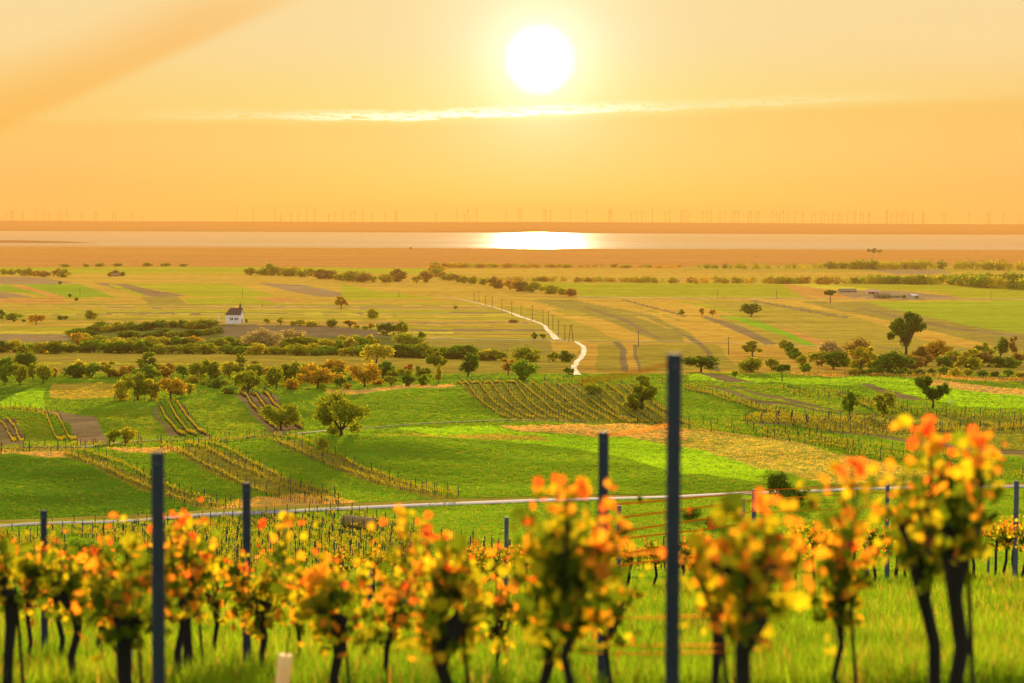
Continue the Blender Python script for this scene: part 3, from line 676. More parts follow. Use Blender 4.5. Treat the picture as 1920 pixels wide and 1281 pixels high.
TREES = [ # name, px, base, h, w, kind, colour, label
 ('tree',47,708,50,40,'round','dark','tall dark green tree rising above the olive grove at the far left'),
 ('tree',14,702,34,30,'bush','green','mid green bushy tree cut by the left edge of the picture'),
 ('olive_tree',37,722,34,27,'round','olive','grey green olive tree with thin trunks below the tall dark tree'),
 ('olive_tree',81,720,33,28,'round','olive','rounded pale olive tree at the right end of the grove'),
 ('olive_tree',62,715,28,18,'round','olive','narrow olive tree between the two larger ones of the grove'),
 ('olive_tree',8,722,32,22,'round','green','olive tree at the left edge in front of the grove'),
 ('bush',102,707,17,14,'bush','orange','small orange bush beside the grove and the dark bushy tree'),
 ('tree',139,708,26,42,'low','dark','dark green bushy tree, broad and low, behind the flat meadow'),
 ('tree',281,706,40,48,'open','olive','airy olive tree top rising above a denser green one'),
 ('tree',276,713,28,42,'bush','green','dense green tree in front of the airy olive tree'),
 ('bush',311,709,17,19,'bush','red','red leaved bush right of the dense green tree'),
 ('bush',220,706,14,44,'low','brown','bare brownish thicket left of the dense green tree'),
 ('tree',226,751,36,32,'bush','yellow','leftmost golden tree of the clump on the slope shoulder'),
 ('tree',258,751,44,46,'round','olive','tallest olive green tree of the golden clump on the slope'),
 ('tree',284,751,37,26,'up','yellow','slim golden tree in the middle of the clump on the slope'),
 ('tree',320,749,37,46,'round','orange','orange brown tree ending the clump above the short vine rows'),
 ('bush',355,742,19,19,'round','yellow','small rounded yellow rimmed bush right of the orange brown tree'),
 ('tree',395,711,31,29,'round','olive','olive tree left in the pair behind the dark shrubs'),
 ('tree',430,711,30,27,'round','yellow','yellowish tree right in the pair behind the dark shrubs'),
 ('tree',465,737,48,64,'bush','olive','big dense olive tree with orange edges above the brown vine strip'),
 ('bush',410,729,22,28,'low','dark','dark green shrub left of the big dense olive tree'),
 ('bush',394,727,13,14,'bush','dark','small dark shrub leaning on a larger dark shrub'),
 ('bush',428,739,13,26,'low','dark','low dark bush on the crest before the brown vine strip'),
 ('tree',453,691,26,21,'open','olive','thin crooked tree standing against the grey green vineyard'),
 ('tree',478,690,12,16,'umbrella','olive','small leaning tree beside the thin crooked one'),
 ('tree',518,731,36,34,'round','olive','yellow green tree with a short trunk right of the big dense one'),
 ('tree',545,714,30,32,'round','olive','olive tree half hidden behind the yellow green ones'),
 ('bush',545,731,20,26,'bush','orange','low orange green bush below the half hidden olive tree'),
 ('tree',575,716,33,30,'bush','green','fresh green tree peeking out above the wide orange one'),
 ('tree',597,728,38,62,'wide','orange','wide orange brown tree near the crest left of the shrubs'),
 ('tree',632,713,21,20,'bush','green','green tree just right of the wide orange brown one'),
 ('bush',638,727,20,20,'bush','green','round green shrub on the crest below the small green tree'),
 ('bush',655,716,10,9,'bush','dark','tiny dark shrub between the two orange trees'),
 ('tree',684,726,46,52,'wide','orange','orange tree with a clear trunk standing on the crest'),
 ('tree',706,687,39,45,'wide','yellow','pale yellow green tree standing alone in front of the shrub belt'),
 ('bush',736,706,19,31,'low','olive','flat topped olive shrub behind the round green ones'),
 ('bush',768,704,19,21,'open','red','pinkish red young tree behind the dark round shrubs'),
 ('bush',733,724,20,24,'bush','olive','left one of the three round shrubs on the crest'),
 ('bush',766,724,21,27,'bush','dark','middle and darkest one of the three round shrubs on the crest'),
 ('bush',794,723,20,24,'bush','green','right one of the three round shrubs on the crest'),
 ('bush',708,722,12,30,'low','orange','low orange undergrowth bush between the orange tree and the round shrubs'),
 ('tree',820,703,45,46,'open','olive','open see-through olive tree left of the round dark tree'),
 ('tree',822,718,30,13,'up','yellow','slender young golden tree with a stake on the crest'),
 ('tree',878,706,36,37,'round','dark','round dark green tree on a forked trunk in the flat field'),
 ('bush',983,714,37,52,'bush','green','big bright green bush with upswept branches above the vineyard corner'),
 ('tree',988,678,31,56,'low','olive','broad olive bush cluster in the hedge left of the pale lane'),
 ('tree',940,677,18,25,'bush','olive','small rounded tree in the hedge left of the broad bush'),
 ('tree',1036,678,18,19,'bush','olive','small round tree in the hedge next to the pale lane'),
 ('tree',1060,679,21,27,'bush','dark','last dark tree of the hedge beside the lane bend'),
 ('bush',1066,703,14,18,'bush','dark','dark bush at the foot of the pale curving lane'),
 ('tree',953,704,27,27,'open','orange','thin orange twiggy tree behind the bright green bush'),
 ('bush',1002,635,11,12,'bush','dark','left of two round bushes by the striped fields'),
 ('bush',1017,635,9,11,'bush','dark','right of two round bushes by the striped fields'),
 ('tree',1203,771,64,66,'open','olive','many branched olive tree right of the sloping vineyard, left of the tall post'),
 ('bush',1110,739,22,38,'low','olive','scrubby bush at the upper right corner of the sloping vineyard'),
 ('bush',1190,770,26,40,'low','olive','undergrowth bush at the foot of the many branched tree'),
 ('tree',639,817,84,98,'bush','olive','largest broad yellow green tree standing alone on the green slope'),
 ('tree',527,808,53,66,'wide','olive','spreading tree with short trunk beside the brown vine strip'),
 ('bush',213,831,27,26,'bush','olive','left of two leafy bushes beside the ploughed patch'),
 ('bush',240,830,28,34,'bush','yellow','right of two leafy bushes beside the ploughed patch'),
 ('tree',606,854,30,24,'open','yellow','young yellow tree among the vine rows below the largest tree'),
 ('tree',1314,698,28,53,'wide','dark','low spreading dark tree just right of the tall post'),
 ('tree',1411,669,26,38,'open','olive','pale hazy tree behind the low olive clump'),
 ('tree',1408,698,32,46,'low','olive','wide olive bush clump with a lighter tree behind'),
 ('bush',1447,695,24,25,'bush','olive','rounded bush at the right end of the olive clump'),
 ('tree',1466,715,28,27,'umbrella','dark','small palm shaped tree on the bright green meadow'),
 ('tree',1378,709,13,10,'round','green','tiny round tree beside the dark strip of soil'),
 ('tree',1560,681,48,62,'bush','grey','misty olive grey tree with a hazy left edge above the blue booth'),
 ('tree',1607,680,47,58,'bush','brown','reddish brown tree touching the misty olive grey one'),
 ('tree',1698,668,80,74,'open','dark','tallest dark tree with a ragged top rising over the right hand fields'),
 ('tree',1614,697,41,50,'open','yellow','yellow green tree with visible branches in front of the brown one'),
 ('tree',1683,702,41,56,'bush','dark','dense dark green tree below the tallest ragged tree'),
 ('bush',1646,700,26,28,'bush','green','mid green bush between the yellow green and dense dark trees'),
 ('tree',1757,678,33,46,'round','orange','bright orange tree right of the tallest ragged tree'),
 ('tree',1726,687,37,38,'bush','brown','dull brown tree under the bright orange one'),
 ('tree',1772,694,26,36,'bush','dark','dark low tree below the bright orange one'),
 ('tree',1815,703,46,60,'open','yellow','sprawling yellow green tree by the row of clipped bushes'),
 ('tree',1844,682,33,32,'up','olive','upright grey green trees behind the sprawling yellow one'),
 ('tree',1876,669,30,28,'round','dark','round headed dark tree near the right edge'),
 ('tree',1901,673,37,18,'open','brown','nearly bare twiggy tree near the right edge'),
 ('bush',1889,689,20,46,'low','dark','wide dark thicket below the twiggy tree'),
 ('tree',1593,781,46,35,'round','green','left round headed tree between the two vineyards'),
 ('tree',1656,783,46,42,'round','olive','right leaning tree between the two vineyards'),
 ('tree',1749,767,60,60,'twin','dark','two lobed dark tree on a thick trunk on the green field'),
 ('bush',1462,944,68,62,'bush','dark','large dark bush beside the asphalt road'),
 ('bush',1496,948,42,50,'low','dark','lower dark bush joined to the right of the large roadside bush'),
 ('bush',1296,975,28,40,'low','green','green bush low behind the wires by the tall post'),
 ('bush',150,1064,66,104,'low','green','big leafy green bush below the vineyard at the lower left'),
 ('bush',1345,990,30,44,'low','dark','dark bush behind the blurred shoots right of the tall post'),
 ('tree',1408,594,23,31,'round','dark','round solitary tree on the golden fields of the plain'),
 ('tree',1557,568,21,20,'umbrella','dark','flat topped lone tree left of the farm sheds'),
 ('tree',1277,593,11,13,'open','olive','leftmost small tree of three on the golden field'),
 ('tree',1316,593,13,13,'open','orange','middle small tree of three on the golden field'),
 ('tree',1337,594,12,13,'open','orange','rightmost small tree of three on the golden field'),
 ('tree',640,579,20,26,'open','orange','hazy lone tree on the plain right of the chapel'),
 ('tree',697,598,18,23,'bush','olive','rounded lone bush on the striped fields'),
 ('bush',854,580,7,10,'bush','olive','tiny bush left of the pale lane in the stripes'),
 ('bush',962,605,7,18,'low','brown','low brown thicket just left of the pale lane'),
 ('tree',169,599,17,24,'bush','olive','grey green tree standing in the strips left of the chapel'),
 ('tree',68,609,18,27,'wide','orange','orange tree standing in the strips at the far left'),
 ('tree',26,600,15,32,'low','green','green thicket in the strips near the left edge'),
 ('tree',3,598,17,14,'bush','dark','dark tree in the strips cut by the left edge'),
 ('bush',113,534,7,7,'bush','dark','single dark bush between the plain fields'),
 ('bush',131,558,7,7,'bush','dark','dark bush at the corner of the bright green field'),
 ('bush',144,564,6,8,'bush','dark','second dark bush beside the field corner'),
 ('bush',27,604,5,7,'bush','dark','left small round bush below the green thicket'),
 ('bush',45,604,5,8,'bush','dark','right small round bush below the green thicket'),
 ('bush',112,600,8,12,'bush','dark','left of two dark shrubs before the grey green tree'),
 ('bush',123,600,8,12,'bush','dark','right of two dark shrubs before the grey green tree'),
 ('tree',1629,473,6,8,'bush','dark','left small tree on the lake shore reeds'),
 ('tree',1639,474,8,13,'bush','dark','middle round tree on the lake shore reeds'),
 ('tree',1650,474,6,8,'bush','dark','right small tree on the lake shore reeds'),
 ('tree',770,468,5,6,'bush','orange','tiny tree on the reed edge left of the sun glitter'),
 ('bush',437,604,11,11,'bush','dark','dark rounded shrub touching the left end of the white chapel'),
 ('bush',462,606,9,7,'bush','green','small shrub at the door end of the white chapel'),
 ('tree',497,656,44,76,'low','grey','great silvery willow shrub below the chapel'),
 ('tree',546,642,26,56,'low','grey','lower silvery shrub right of the great one'),
 ('tree',725,629,24,34,'bush','dark','left dark tree at the end of the chapel hill'),
 ('tree',750,631,28,28,'bush','olive','tall olive tree at the end of the chapel hill'),
 ('tree',762,652,30,52,'low','olive','wide olive thicket on the slope end of the chapel hill'),
 ('tree',790,642,17,15,'up','green','narrow green tree right of the wide olive thicket'),
 ('tree',800,672,28,40,'bush','olive','hazy olive tree where the shrub belt meets the lane fields'),
 ('tree',105,662,22,20,'round','dark','dark round tree standing out of the lower shrub belt'),
 ('tree',146,645,22,26,'bush','orange','orange topped bush at the left foot of the chapel hill'),
 ('tree',160,632,16,40,'low','dark','dark green thicket at the left shoulder of the chapel hill'),
 ('tree',45,661,13,20,'bush','dark','dark bush left in the lower shrub belt'),
 ('bush',623,614,16,20,'bush','olive','roundish tree on the skyline of the chapel hill'),
 ('bush',580,612,12,30,'low','yellow','yellow bush strip on the skyline right of the chapel'),
]
for T in TREES:
    grp = 'small trees of the grove' if T[0] == 'olive_tree' else None
    n, px, bs, h, w, k, c, lb = T
    dmx = 340 if bs > 950 and px != 1462 and px != 1496 else 1e9
    tree(n, px, bs, h, w, k, c, lb, 'bush' if n == 'bush' else 'tree', grp, dmax=dmx)

def belt(name, pts, n, hr, wr, kinds, cols, phrase, grp, seed, jit=2, cat='bush'):
    rs = random.Random(seed); L = []
    for i in range(n):
        t = (i + rs.uniform(-.3, .3)) / max(1, n - 1) * (len(pts) - 1); t = min(max(t, 0), len(pts) - 1.0001); k = int(t); f = t - k
        px = pts[k][0] * (1 - f) + pts[k + 1][0] * f; py = pts[k][1] * (1 - f) + pts[k + 1][1] * f + rs.uniform(-jit, jit)
        L.append((px, py))
    L.sort()
    for i, (px, py) in enumerate(L):
        h = rs.uniform(*hr) * 1.18
        tree(name, px, py, h, h * rs.uniform(*wr), rs.choice(kinds), rs.choice(cols), '%s %s' % (ordn(i + 1), phrase), cat, grp)
DK = ['olive', 'green', 'olive', 'yellow', 'dark']
belt('shrub', [(0, 661), (150, 662), (320, 663), (480, 665), (620, 666), (760, 670), (860, 673), (925, 676)], 78, (13, 22), (1.3, 2.1), ['bush', 'low', 'bush'], DK, 'shrub from the left in the long lower belt under the chapel hill', 'lower shrub belt under the chapel hill', 1)
belt('shrub', [(150, 644), (230, 652), (320, 650), (420, 648), (520, 652), (620, 650), (700, 648)], 44, (9, 17), (1.5, 2.4), ['low', 'bush'], DK + ['orange', 'yellow'], 'shrub from the left scattered on the middle slope of the chapel hill', 'shrubs on the middle slope', 2, 3)
belt('shrub', [(140, 632), (190, 622), (250, 618), (320, 615), (400, 612)], 28, (9, 16), (1.5, 2.4), ['low', 'bush'], ['dark', 'green', 'olive', 'yellow'], 'shrub from the left in the upper belt climbing to the chapel', 'upper shrub belt climbing to the chapel', 3, 3)
belt('shrub', [(235, 636), (300, 631), (360, 630), (410, 626)], 16, (7, 13), (1.6, 2.6), ['low'], ['dark', 'olive', 'green'], 'shrub from the left in the short band across the chapel hill', 'short shrub band across the chapel hill', 4, 2)
belt('shrub', [(500, 607), (560, 610), (660, 616), (700, 620)], 9, (6, 11), (1.2, 2.0), ['bush', 'open'], ['yellow', 'orange', 'olive'], 'shrub from the left on the hilltop edge right of the chapel', 'shrubs on the hilltop edge', 5, 1)
belt('shrub', [(592, 703), (640, 706)], 2, (7, 10), (1.2, 2), ['low'], ['olive'], 'small shrub from the left behind the crest trees', 'small shrubs behind the crest', 6, 1)
belt('shrub', [(1470, 655), (1485, 668), (1498, 682), (1512, 697)], 7, (13, 19), (1.0, 1.5), ['bush'], ['dark', 'green', 'olive'], 'bush from the left in the slanting hedge on the golden field', 'slanting hedge bushes', 7, 2)
belt('shrub', [(1595, 702), (1625, 703), (1700, 703), (1760, 704), (1840, 705), (1915, 707)], 17, (9, 14), (1.1, 1.8), ['bush', 'low'], ['green', 'dark', 'green', 'yellow'], 'bush from the left in the clipped line above the upper vine row', 'clipped bushes above the upper vine row', 8, 1)
belt('tree', [(150, 709), (300, 708), (420, 708), (560, 712), (700, 712), (800, 712)], 26, (14, 26), (1.0, 1.5), ['round', 'bush', 'open'], ['olive', 'green', 'yellow', 'orange', 'olive'], 'small tree from the left in the back line behind the crest trees', 'back line of small trees behind the crest', 30, 3, 'tree')
belt('shrub', [(340, 738), (365, 716), (380, 722), (500, 726), (560, 730), (650, 728)], 11, (9, 15), (1.1, 1.8), ['bush', 'low'], ['orange', 'olive', 'yellow', 'green'], 'undergrowth bush from the left between the crest trees', 'undergrowth between the crest trees', 9, 3)
belt('shrub', [(1540, 690), (1660, 694), (1800, 690), (1910, 688)], 16, (16, 26), (1.1, 1.6), ['bush', 'low', 'round'], ['olive', 'dark', 'brown', 'green'], 'bush from the left in the thicket under the tallest ragged tree', 'thicket at the right', 31, 4)
belt('tree', [(5, 515), (60, 518), (120, 520)], 8, (9, 14), (1.2, 1.9), ['bush', 'low'], ['olive', 'olive', 'brown'], 'tree from the left in the short wood by the left edge of the plain', 'short wood at the left of the plain', 10, 1, 'tree')
belt('tree', [(470, 516), (540, 517), (590, 520), (640, 528), (700, 529), (800, 529)], 20, (11, 20), (1.2, 2.0), ['bush', 'low'], ['olive', 'yellow', 'orange', 'brown'], 'tree from the left in the wood in the middle of the plain', 'wood in the middle of the plain', 11, 2, 'tree')
belt('tree', [(815, 505), (820, 520), (850, 528), (900, 534), (950, 543), (1000, 549), (1075, 556)], 20, (10, 17), (1.1, 1.8), ['bush', 'low'], ['olive', 'brown', 'orange', 'olive'], 'tree from the left in the line slanting toward the pale lane', 'trees slanting toward the lane', 12, 1, 'tree')
belt('tree', [(120, 501), (230, 500), (350, 500)], 7, (4, 7), (1.5, 3), ['low'], ['brown', 'olive'], 'bush from the left along the reed edge', 'bushes along the reed edge', 13, .5, 'tree')

def woodland(name, pts, n, hr, wr, cols, label, seed):
    """far-off woods that read as one mass"""
    rs = random.Random(seed); V, Fc, I = [], [], []
    src = crown_mesh('low', 77 + seed, 300, .05, LEAF['green'])
    sv = np.zeros(len(src.vertices) * 3); src.vertices.foreach_get('co', sv); sv = sv.reshape(-1, 3)
    nf = len(src.polygons); sf = np.arange(nf * 4).reshape(-1, 4)
    allv, mi = [], []
    for i in range(n):
        t = rs.uniform(0, len(pts) - 1.0001); k = int(t); f = t - k
        px = pts[k][0] * (1 - f) + pts[k + 1][0] * f; py = pts[k][1] * (1 - f) + pts[k + 1][1] * f + rs.uniform(-.8, .8)
        tl = pts[k][2] * (1 - f) + pts[k + 1][2] * f
        p = at(px, py, 600); s = p.y / F; h = rs.uniform(*hr) * tl * s; w = h * rs.uniform(*wr)
        a = rs.uniform(0, 6.28); R = np.array([[math.cos(a), -math.sin(a), 0], [math.sin(a), math.cos(a), 0], [0, 0, 1]])
        v = (sv * (w, w, h * 1.3)) @ R.T + np.array(p) - (0, 0, .1 * h)
        allv.append(v); mi += [rs.randrange(len(cols))] * nf
    V = np.concatenate(allv); Fq = np.arange(len(V)).reshape(-1, 4)
    me = mesh(name, V, Fq.tolist(), [LEAF[c] for c in cols], mi)
    tag(obj(name, me), label, 'woodland', kind='stuff')
woodland('far_woodland', [(825, 502, .9), (960, 502, .8), (1120, 502, .6), (1280, 503, .7)], 90, (10, 15), (1.2, 2), ['orange', 'olive', 'brown'], 'hazy tree line at the edge of the reeds below the sun', 1)
woodland('far_woodland', [(860, 528, .6), (1000, 528, .8), (1150, 529, .9), (1280, 531, 1), (1450, 532, 1.1), (1600, 533, 1.2)], 140, (10, 16), (1.2, 2), ['orange', 'olive', 'brown'], 'hazy golden wood across the middle of the plain', 2)
woodland('far_woodland', [(1290, 503, .6), (1540, 504, .9), (1620, 505, 1.3), (1760, 505, 1.3), (1960, 507, 1.3)], 120, (11, 16), (1.2, 2), ['olive', 'dark', 'yellow'], 'dark wood along the reeds at the right', 3)
woodland('far_woodland', [(1600, 532, 1.2), (1700, 533, 1.3), (1790, 534, 1.4), (1850, 540, 1.6), (1980, 546, 1.8)], 120, (11, 17), (1.1, 1.9), ['olive', 'dark', 'green', 'yellow'], 'green wood behind the farm sheds reaching the right edge', 4)
woodland('far_woodland', [(1760, 526, 1.0), (1980, 528, 1.3)], 50, (11, 17), (1.1, 1.9), ['olive', 'dark', 'green'], 'back rows of the green wood near the right edge', 5)

# ------------------------------------------------------------------ chapel
WHITE = simple('white_plaster', (.80, .78, .76), .85, .05, 1.5)
ROOFM = simple('roof_tiles', (.10, .06, .045), .85, .3, 3)
DARKM = simple('dark_glass', (.05, .035, .03), .4, .1)
def chapel():
    p = at(440, 607); s = p.y / F
    t = empty('chapel', p, math.radians(-12)); tag(t, 'small white chapel with brown roof and pointed roof turret on the low hill', 'chapel')
    L, D, H, R = 30 * s, 18 * s, 17.5 * s, 11.5 * s   # length, depth, eaves, roof rise
    b = MB(); x0, x1, y0, y1 = -L / 2, L / 2, -D / 2, D / 2
    V = [(x0, y0, -1), (x1, y0, -1), (x1, y1, -1), (x0, y1, -1), (x0, y0, H), (x1, y0, H), (x1, y1, H), (x0, y1, H), (x1, 0, H + R)]
    Fc = [(0, 1, 5, 4), (1, 2, 6, 8, 5), (2, 3, 7, 6), (3, 0, 4, 7)]
    obj('wall', mesh('wall', V, Fc, WHITE), t)
    e = .25; hx = x0 + 6.5 * s
    V = [(x0 - e, y0 - e, H - .05), (x1 + e, y0 - e, H - .05), (x1 + e, 0, H + R + .12), (hx, 0, H + R + .12), (x0 - e, y1 + e, H - .05), (x1 + e, y1 + e, H - .05),
         (x0 - e, y0 - e, H - .3), (x1 + e, y0 - e, H - .3), (x0 - e, y1 + e, H - .3), (x1 + e, y1 + e, H - .3)]
    Fc = [(0, 1, 2, 3), (4, 3, 2, 5), (0, 3, 4), (0, 6, 7, 1), (5, 9, 8, 4), (4, 8, 6, 0)]
    rf = obj('roof', mesh('roof', V, Fc, ROOFM), t)
    b = MB(); cx = x1 - 4 * s; z = H + R
    b.tube([(cx, 0, z - 1.2), (cx, 0, z + 3.2 * s)], [2.2 * s, 2.2 * s], 8)
    b.tube([(cx, 0, z + 3.0 * s), (cx, 0, z + 4.6 * s), (cx, 0, z + 7.5 * s), (cx, 0, z + 11 * s)], [2.5 * s, 2.1 * s, 1.0 * s, .12 * s], 8)
    obj('turret', b.mesh('turret', ROOFM), rf)
    for wx in (-3.2 * s, 6.2 * s):
        b = MB(); b.box((wx, y0 - .02, H * .52), (3.1 * s, .05, 2.1 * s)); w = obj('window', b.mesh('window', DARKM), t)
        b = MB(); b.box((wx, y0 - .06, H * .52), (.14, .05, 2.1 * s)); b.box((wx, y0 - .05, H * .52 - 2.3 * s), (3.4 * s, .1, .09)); obj('frame', b.mesh('frame', WHITE), w)
    b = MB(); b.box((x1 + .03, -.6, H * .27), (.05, .9, H * .27)); obj('door', b.mesh('door', simple('door_wood', (.14, .06, .05), .8, .2)), t)
    b = MB(); b.box((x1 + .03, 0, H + R * .35), (.05, .3, .4)); obj('gable_window', b.mesh('gable_window', DARKM), t)
    q = at(410, 607); s = q.y / F; b = MB()
    b.box((0, 0, 1.0), (.35, .35, 1.0), taper=.8); b.box((0, 0, 3.0), (.27, .27, 1.0), taper=.85); b.box((0, 0, 4.3), (.42, .42, .3), taper=.9)
    b.tube([(0, 0, 4.6), (0, 0, 5.3)], [.42, .03], 4)
    o = obj('wayside_pillar', b.mesh('wayside_pillar', WHITE), None, q); tag(o, 'slim pale wayside pillar left of the white chapel', 'pillar')
chapel()

# ------------------------------------------------------------------ farm sheds, hut, booth, bales
def shed(name, px, base, w, h, dep, wallc, roofc, label, rz=0, cat='shed', rise=.45, win=0):
    p = at(px, base, 700); s = p.y / F
    t = empty(name, p, rz); tag(t, label, cat)
    L, H, D = w * s, h * s * (1 - rise), dep
    x0, x1, y0, y1 = -L / 2, L / 2, -D / 2, D / 2; R = h * s * rise
    V = [(x0, y0, -1), (x1, y0, -1), (x1, y1, -1), (x0, y1, -1), (x0, y0, H), (x1, y0, H), (x1, y1, H), (x0, y1, H), (x1, 0, H + R), (x0, 0, H + R)]
    obj('wall', mesh('wall', V, [(0, 1, 5, 4), (1, 2, 6, 8, 5), (2, 3, 7, 6), (3, 0, 4, 9, 7)], simple('shed_wall', wallc, .9, .2, .5)), t)
    e = .4
    V = [(x0 - e, y0 - e, H - .1), (x1 + e, y0 - e, H - .1), (x1 + e, 0, H + R + .15), (x0 - e, 0, H + R + .15), (x1 + e, y1 + e, H - .1), (x0 - e, y1 + e, H - .1)]
    o = obj('roof', mesh('roof', V, [(0, 1, 2, 3), (3, 2, 4, 5)], simple('shed_roof', roofc, .7, .2, .5)), t)
    b = MB(); b.box((0, y0 - .05, H * .42), (min(2, L * .12), .08, H * .42)); obj('door', b.mesh('door', DARKM), t)
    for k in range(win):
        b = MB(); b.box((x0 + L * (k + .5) / win + (L * .1 if k == win // 2 else 0), y0 - .05, H * .62), (.8, .07, .5)); obj('window', b.mesh('window', DARKM), t)
    return t
shed('farm_shed', 1589, 548, 31, 6.5, 12, (.20, .17, .10), (.18, .16, .11), 'long low grey barn left in the farm yard on the plain', .03, rise=.6)
shed('farm_shed', 1636, 551, 20, 8, 14, (.24, .13, .09), (.60, .30, .24), 'farm shed with a pale pinkish roof in the yard', -.1, rise=.5)
shed('farm_shed', 1654, 559, 28, 9, 15, (.22, .17, .13), (.20, .14, .10), 'broad brown grey farm building in the middle of the yard', .05, rise=.4, win=3)
shed('farm_shed', 1681, 558, 22, 4.5, 9, (.22, .16, .11), (.24, .16, .10), 'low brown lean-to right of the broad farm building', 0, rise=.4)
shed('greenhouse', 1711, 559, 13, 7.5, 10, (.42, .45, .38), (.70, .70, .66), 'small pale greenhouse right of the farm yard', .5, 'greenhouse', .35)
shed('farmhouse', 217, 518, 17, 5, 10, (.34, .22, .17), (.24, .13, .09), 'low brown farmhouse under trees on the left plain', 0, 'house', .5, 2)
belt('tree', [(206, 519), (215, 515), (229, 518)], 4, (5, 9), (1.1, 1.6), ['bush'], ['brown', 'dark'], 'tree from the left huddled round the low farmhouse', 'trees round the farmhouse', 21, .5, 'tree')
belt('bush', [(1638, 559), (1668, 560), (1702, 560), (1720, 560)], 4, (4, 7), (1.0, 1.6), ['bush'], ['olive', 'dark'], 'bush from the left in front of the farm sheds', 'bushes in front of the farm sheds', 22, .3)
def booth():
    p = at(1558, 686); s = p.y / F; t = empty('booth', p); tag(t, 'small blue booth with a white roof at the foot of the misty tree', 'booth')
    b = MB(); b.box((0, 0, 4.2 * s), (2.6 * s, 2.4 * s, 4.2 * s)); obj('wall', b.mesh('wall', simple('blue_panel', (.22, .33, .62), .5, .1)), t)
    b = MB(); b.box((0, 0, 9.4 * s), (2.9 * s, 2.7 * s, .95 * s), taper=.7); obj('roof', b.mesh('roof', WHITE), t)
    b = MB(); b.box((0, -2.45 * s, 3.8 * s), (1.4 * s, .04, 3.4 * s)); obj('door', b.mesh('door', simple('blue_door', (.12, .20, .42), .5, .1)), t)
booth()
def bales():
    hay = simple('hay', (.30, .19, .07), 1, .4, 6)
    rs = random.Random(4); src = None
    n = 7
    for i in range(n):
        px = 650 + i * 8.2; py = 989 + i * .9
        p = at(px, py, dmax=345)
        if src is None:
            b = MB(); N = 22
            prof = [(-.6, .72), (-.55, .78), (0, .8), (.55, .78), (.6, .72)]
            b.tube([(0, y, .78) for y, r in prof], [r for y, r in prof], N, rnd=rs, wob=.03)
            for y in (-.61, .61):
                k0 = None
            src = b.mesh('hay_bale', hay, True)
        o = obj('hay_bale', src, None, p); o.rotation_euler = (0, 0, 1.25 + rs.uniform(-.1, .1)); o.scale = (.92, .95, rs.uniform(.95, 1.05))
        tag(o, '%s round hay bale from the left in the row below the road' % ordn(i + 1), 'hay bale', 'round hay bales in a row')
bales()

# ------------------------------------------------------------------ poles
def poles():
    pm = simple('pole_wood', (.07, .05, .03), .9, .2)
    b = MB(); b.tube([(0, 0, -.5), (0, 0, 10)], [.17, .11], 6); b.box((0, 0, 9.3), (.9, .07, .07))
    for x in (-.75, 0, .75): b.tube([(x, 0, 9.35), (x, 0, 9.6)], .05, 5)
    me = b.mesh('utility_pole', pm)
    P = [(889, 549, 566), (898, 546, 567), (910, 555, 572), (923, 556, 575), (941, 560, 584), (959.5, 564, 591), (977, 572, 592), (998, 573, 600), (1018, 580, 606), (1028, 583, 612), (1036.5, 590, 618), (1047, 601, 629), (1059, 609, 638),
         (1197, 620, 651), (1366, 632, 666), (1345, 543, 559), (1456, 543, 559), (1858, 545, 562), (150, 541, 556), (455, 544, 558), (748, 545, 557), (492, 569, 576)]
    for i, (px, top, bs) in enumerate(P):
        p = at(px, bs, 700); s = p.y / F
        o = obj('utility_pole', me, None, p); o.scale = (1.5, 1.5, (bs - top) * s / 10); o.rotation_euler = (0, 0, .5)
        if i < 13: tag(o, '%s wooden pole from the far end of the line along the pale lane' % ordn(i + 1), 'utility pole', 'poles along the pale lane')
        else: tag(o, {13: 'lone pole in the golden field right of the lane bend', 14: 'lone pole above the olive bush clump', 15: 'lone pole on the green strip of the plain', 16: 'lone pole left of the yellow strip of the plain',
                      17: 'lone pole on the right hand plain', 18: 'lone pole on the bright green field at the far left', 19: 'lone pole on the field just above the chapel turret', 20: 'lone pole left of the lane start', 21: 'short crossarm pole right of the chapel roof'}[i], 'utility pole')
    p = at(1070.5, 641, 700); s = p.y / F; H = 32 * s
    b = MB()
    for x in (-1, 1): b.tube([(x * 1.3, 0, -.5), (x * .25, 0, H)], [.2, .15], 6)
    b.box((0, 0, H * .96), (1.2, .08, .08)); b.box((0, 0, H * .45), (.75, .06, .07))
    o = obj('utility_pole', b.mesh('utility_pole', pm), None, p); tag(o, 'two legged A frame pole where the pale lane bends', 'utility pole')
poles()

# ------------------------------------------------------------------ mid field vineyards
def small_vine(seed):
    rs = random.Random(seed); b = MB()
    b.tube([(0, 0, -.1), (rs.uniform(-.04, .04), 0, .35), (0, 0, .72)], [.05, .04, .05], 4, 1, cap=False)
    for _ in range(17):
        o = Vector((rs.gauss(0, .20), rs.gauss(0, .10), .90 + rs.gauss(0, .14)))
        nm = Vector((rs.gauss(0, 1), rs.gauss(0, 1), rs.gauss(0, 1))).normalized(); e = nm.orthogonal().normalized(); f = nm.cross(e); s = rs.uniform(.06, .11)
        b.quad(tuple(o - e * s), tuple(o + f * s), tuple(o + e * s), tuple(o - f * s), 0)
    return b
SV = [small_vine(i) for i in range(4)]
SVM = [b.mesh('grapevine', [MIDLEAF, VINEWOOD]) for b in SV]
SVV = [np.array(b.V) for b in SV]
b = MB(); b.box((0, 0, .9), (.045, .045, 1.0)); POSTB = b; SPM = b.mesh('vine_post', POSTM)
ROWS = []
def row(name, pts, dmin=230, dmax=1e9, sp=1.05, post=5, hs=1.0, prob=.93):
    ROWS.append((name, [at(*p, dmin=dmin, dmax=dmax) for p in pts], sp, post, hs, prob))
H1 = dict(dmin=346, dmax=560)
row('first vine row on the left green slope', [(120, 853), (187, 880), (235, 902), (283, 923), (333, 940), (447, 956)], **H1)
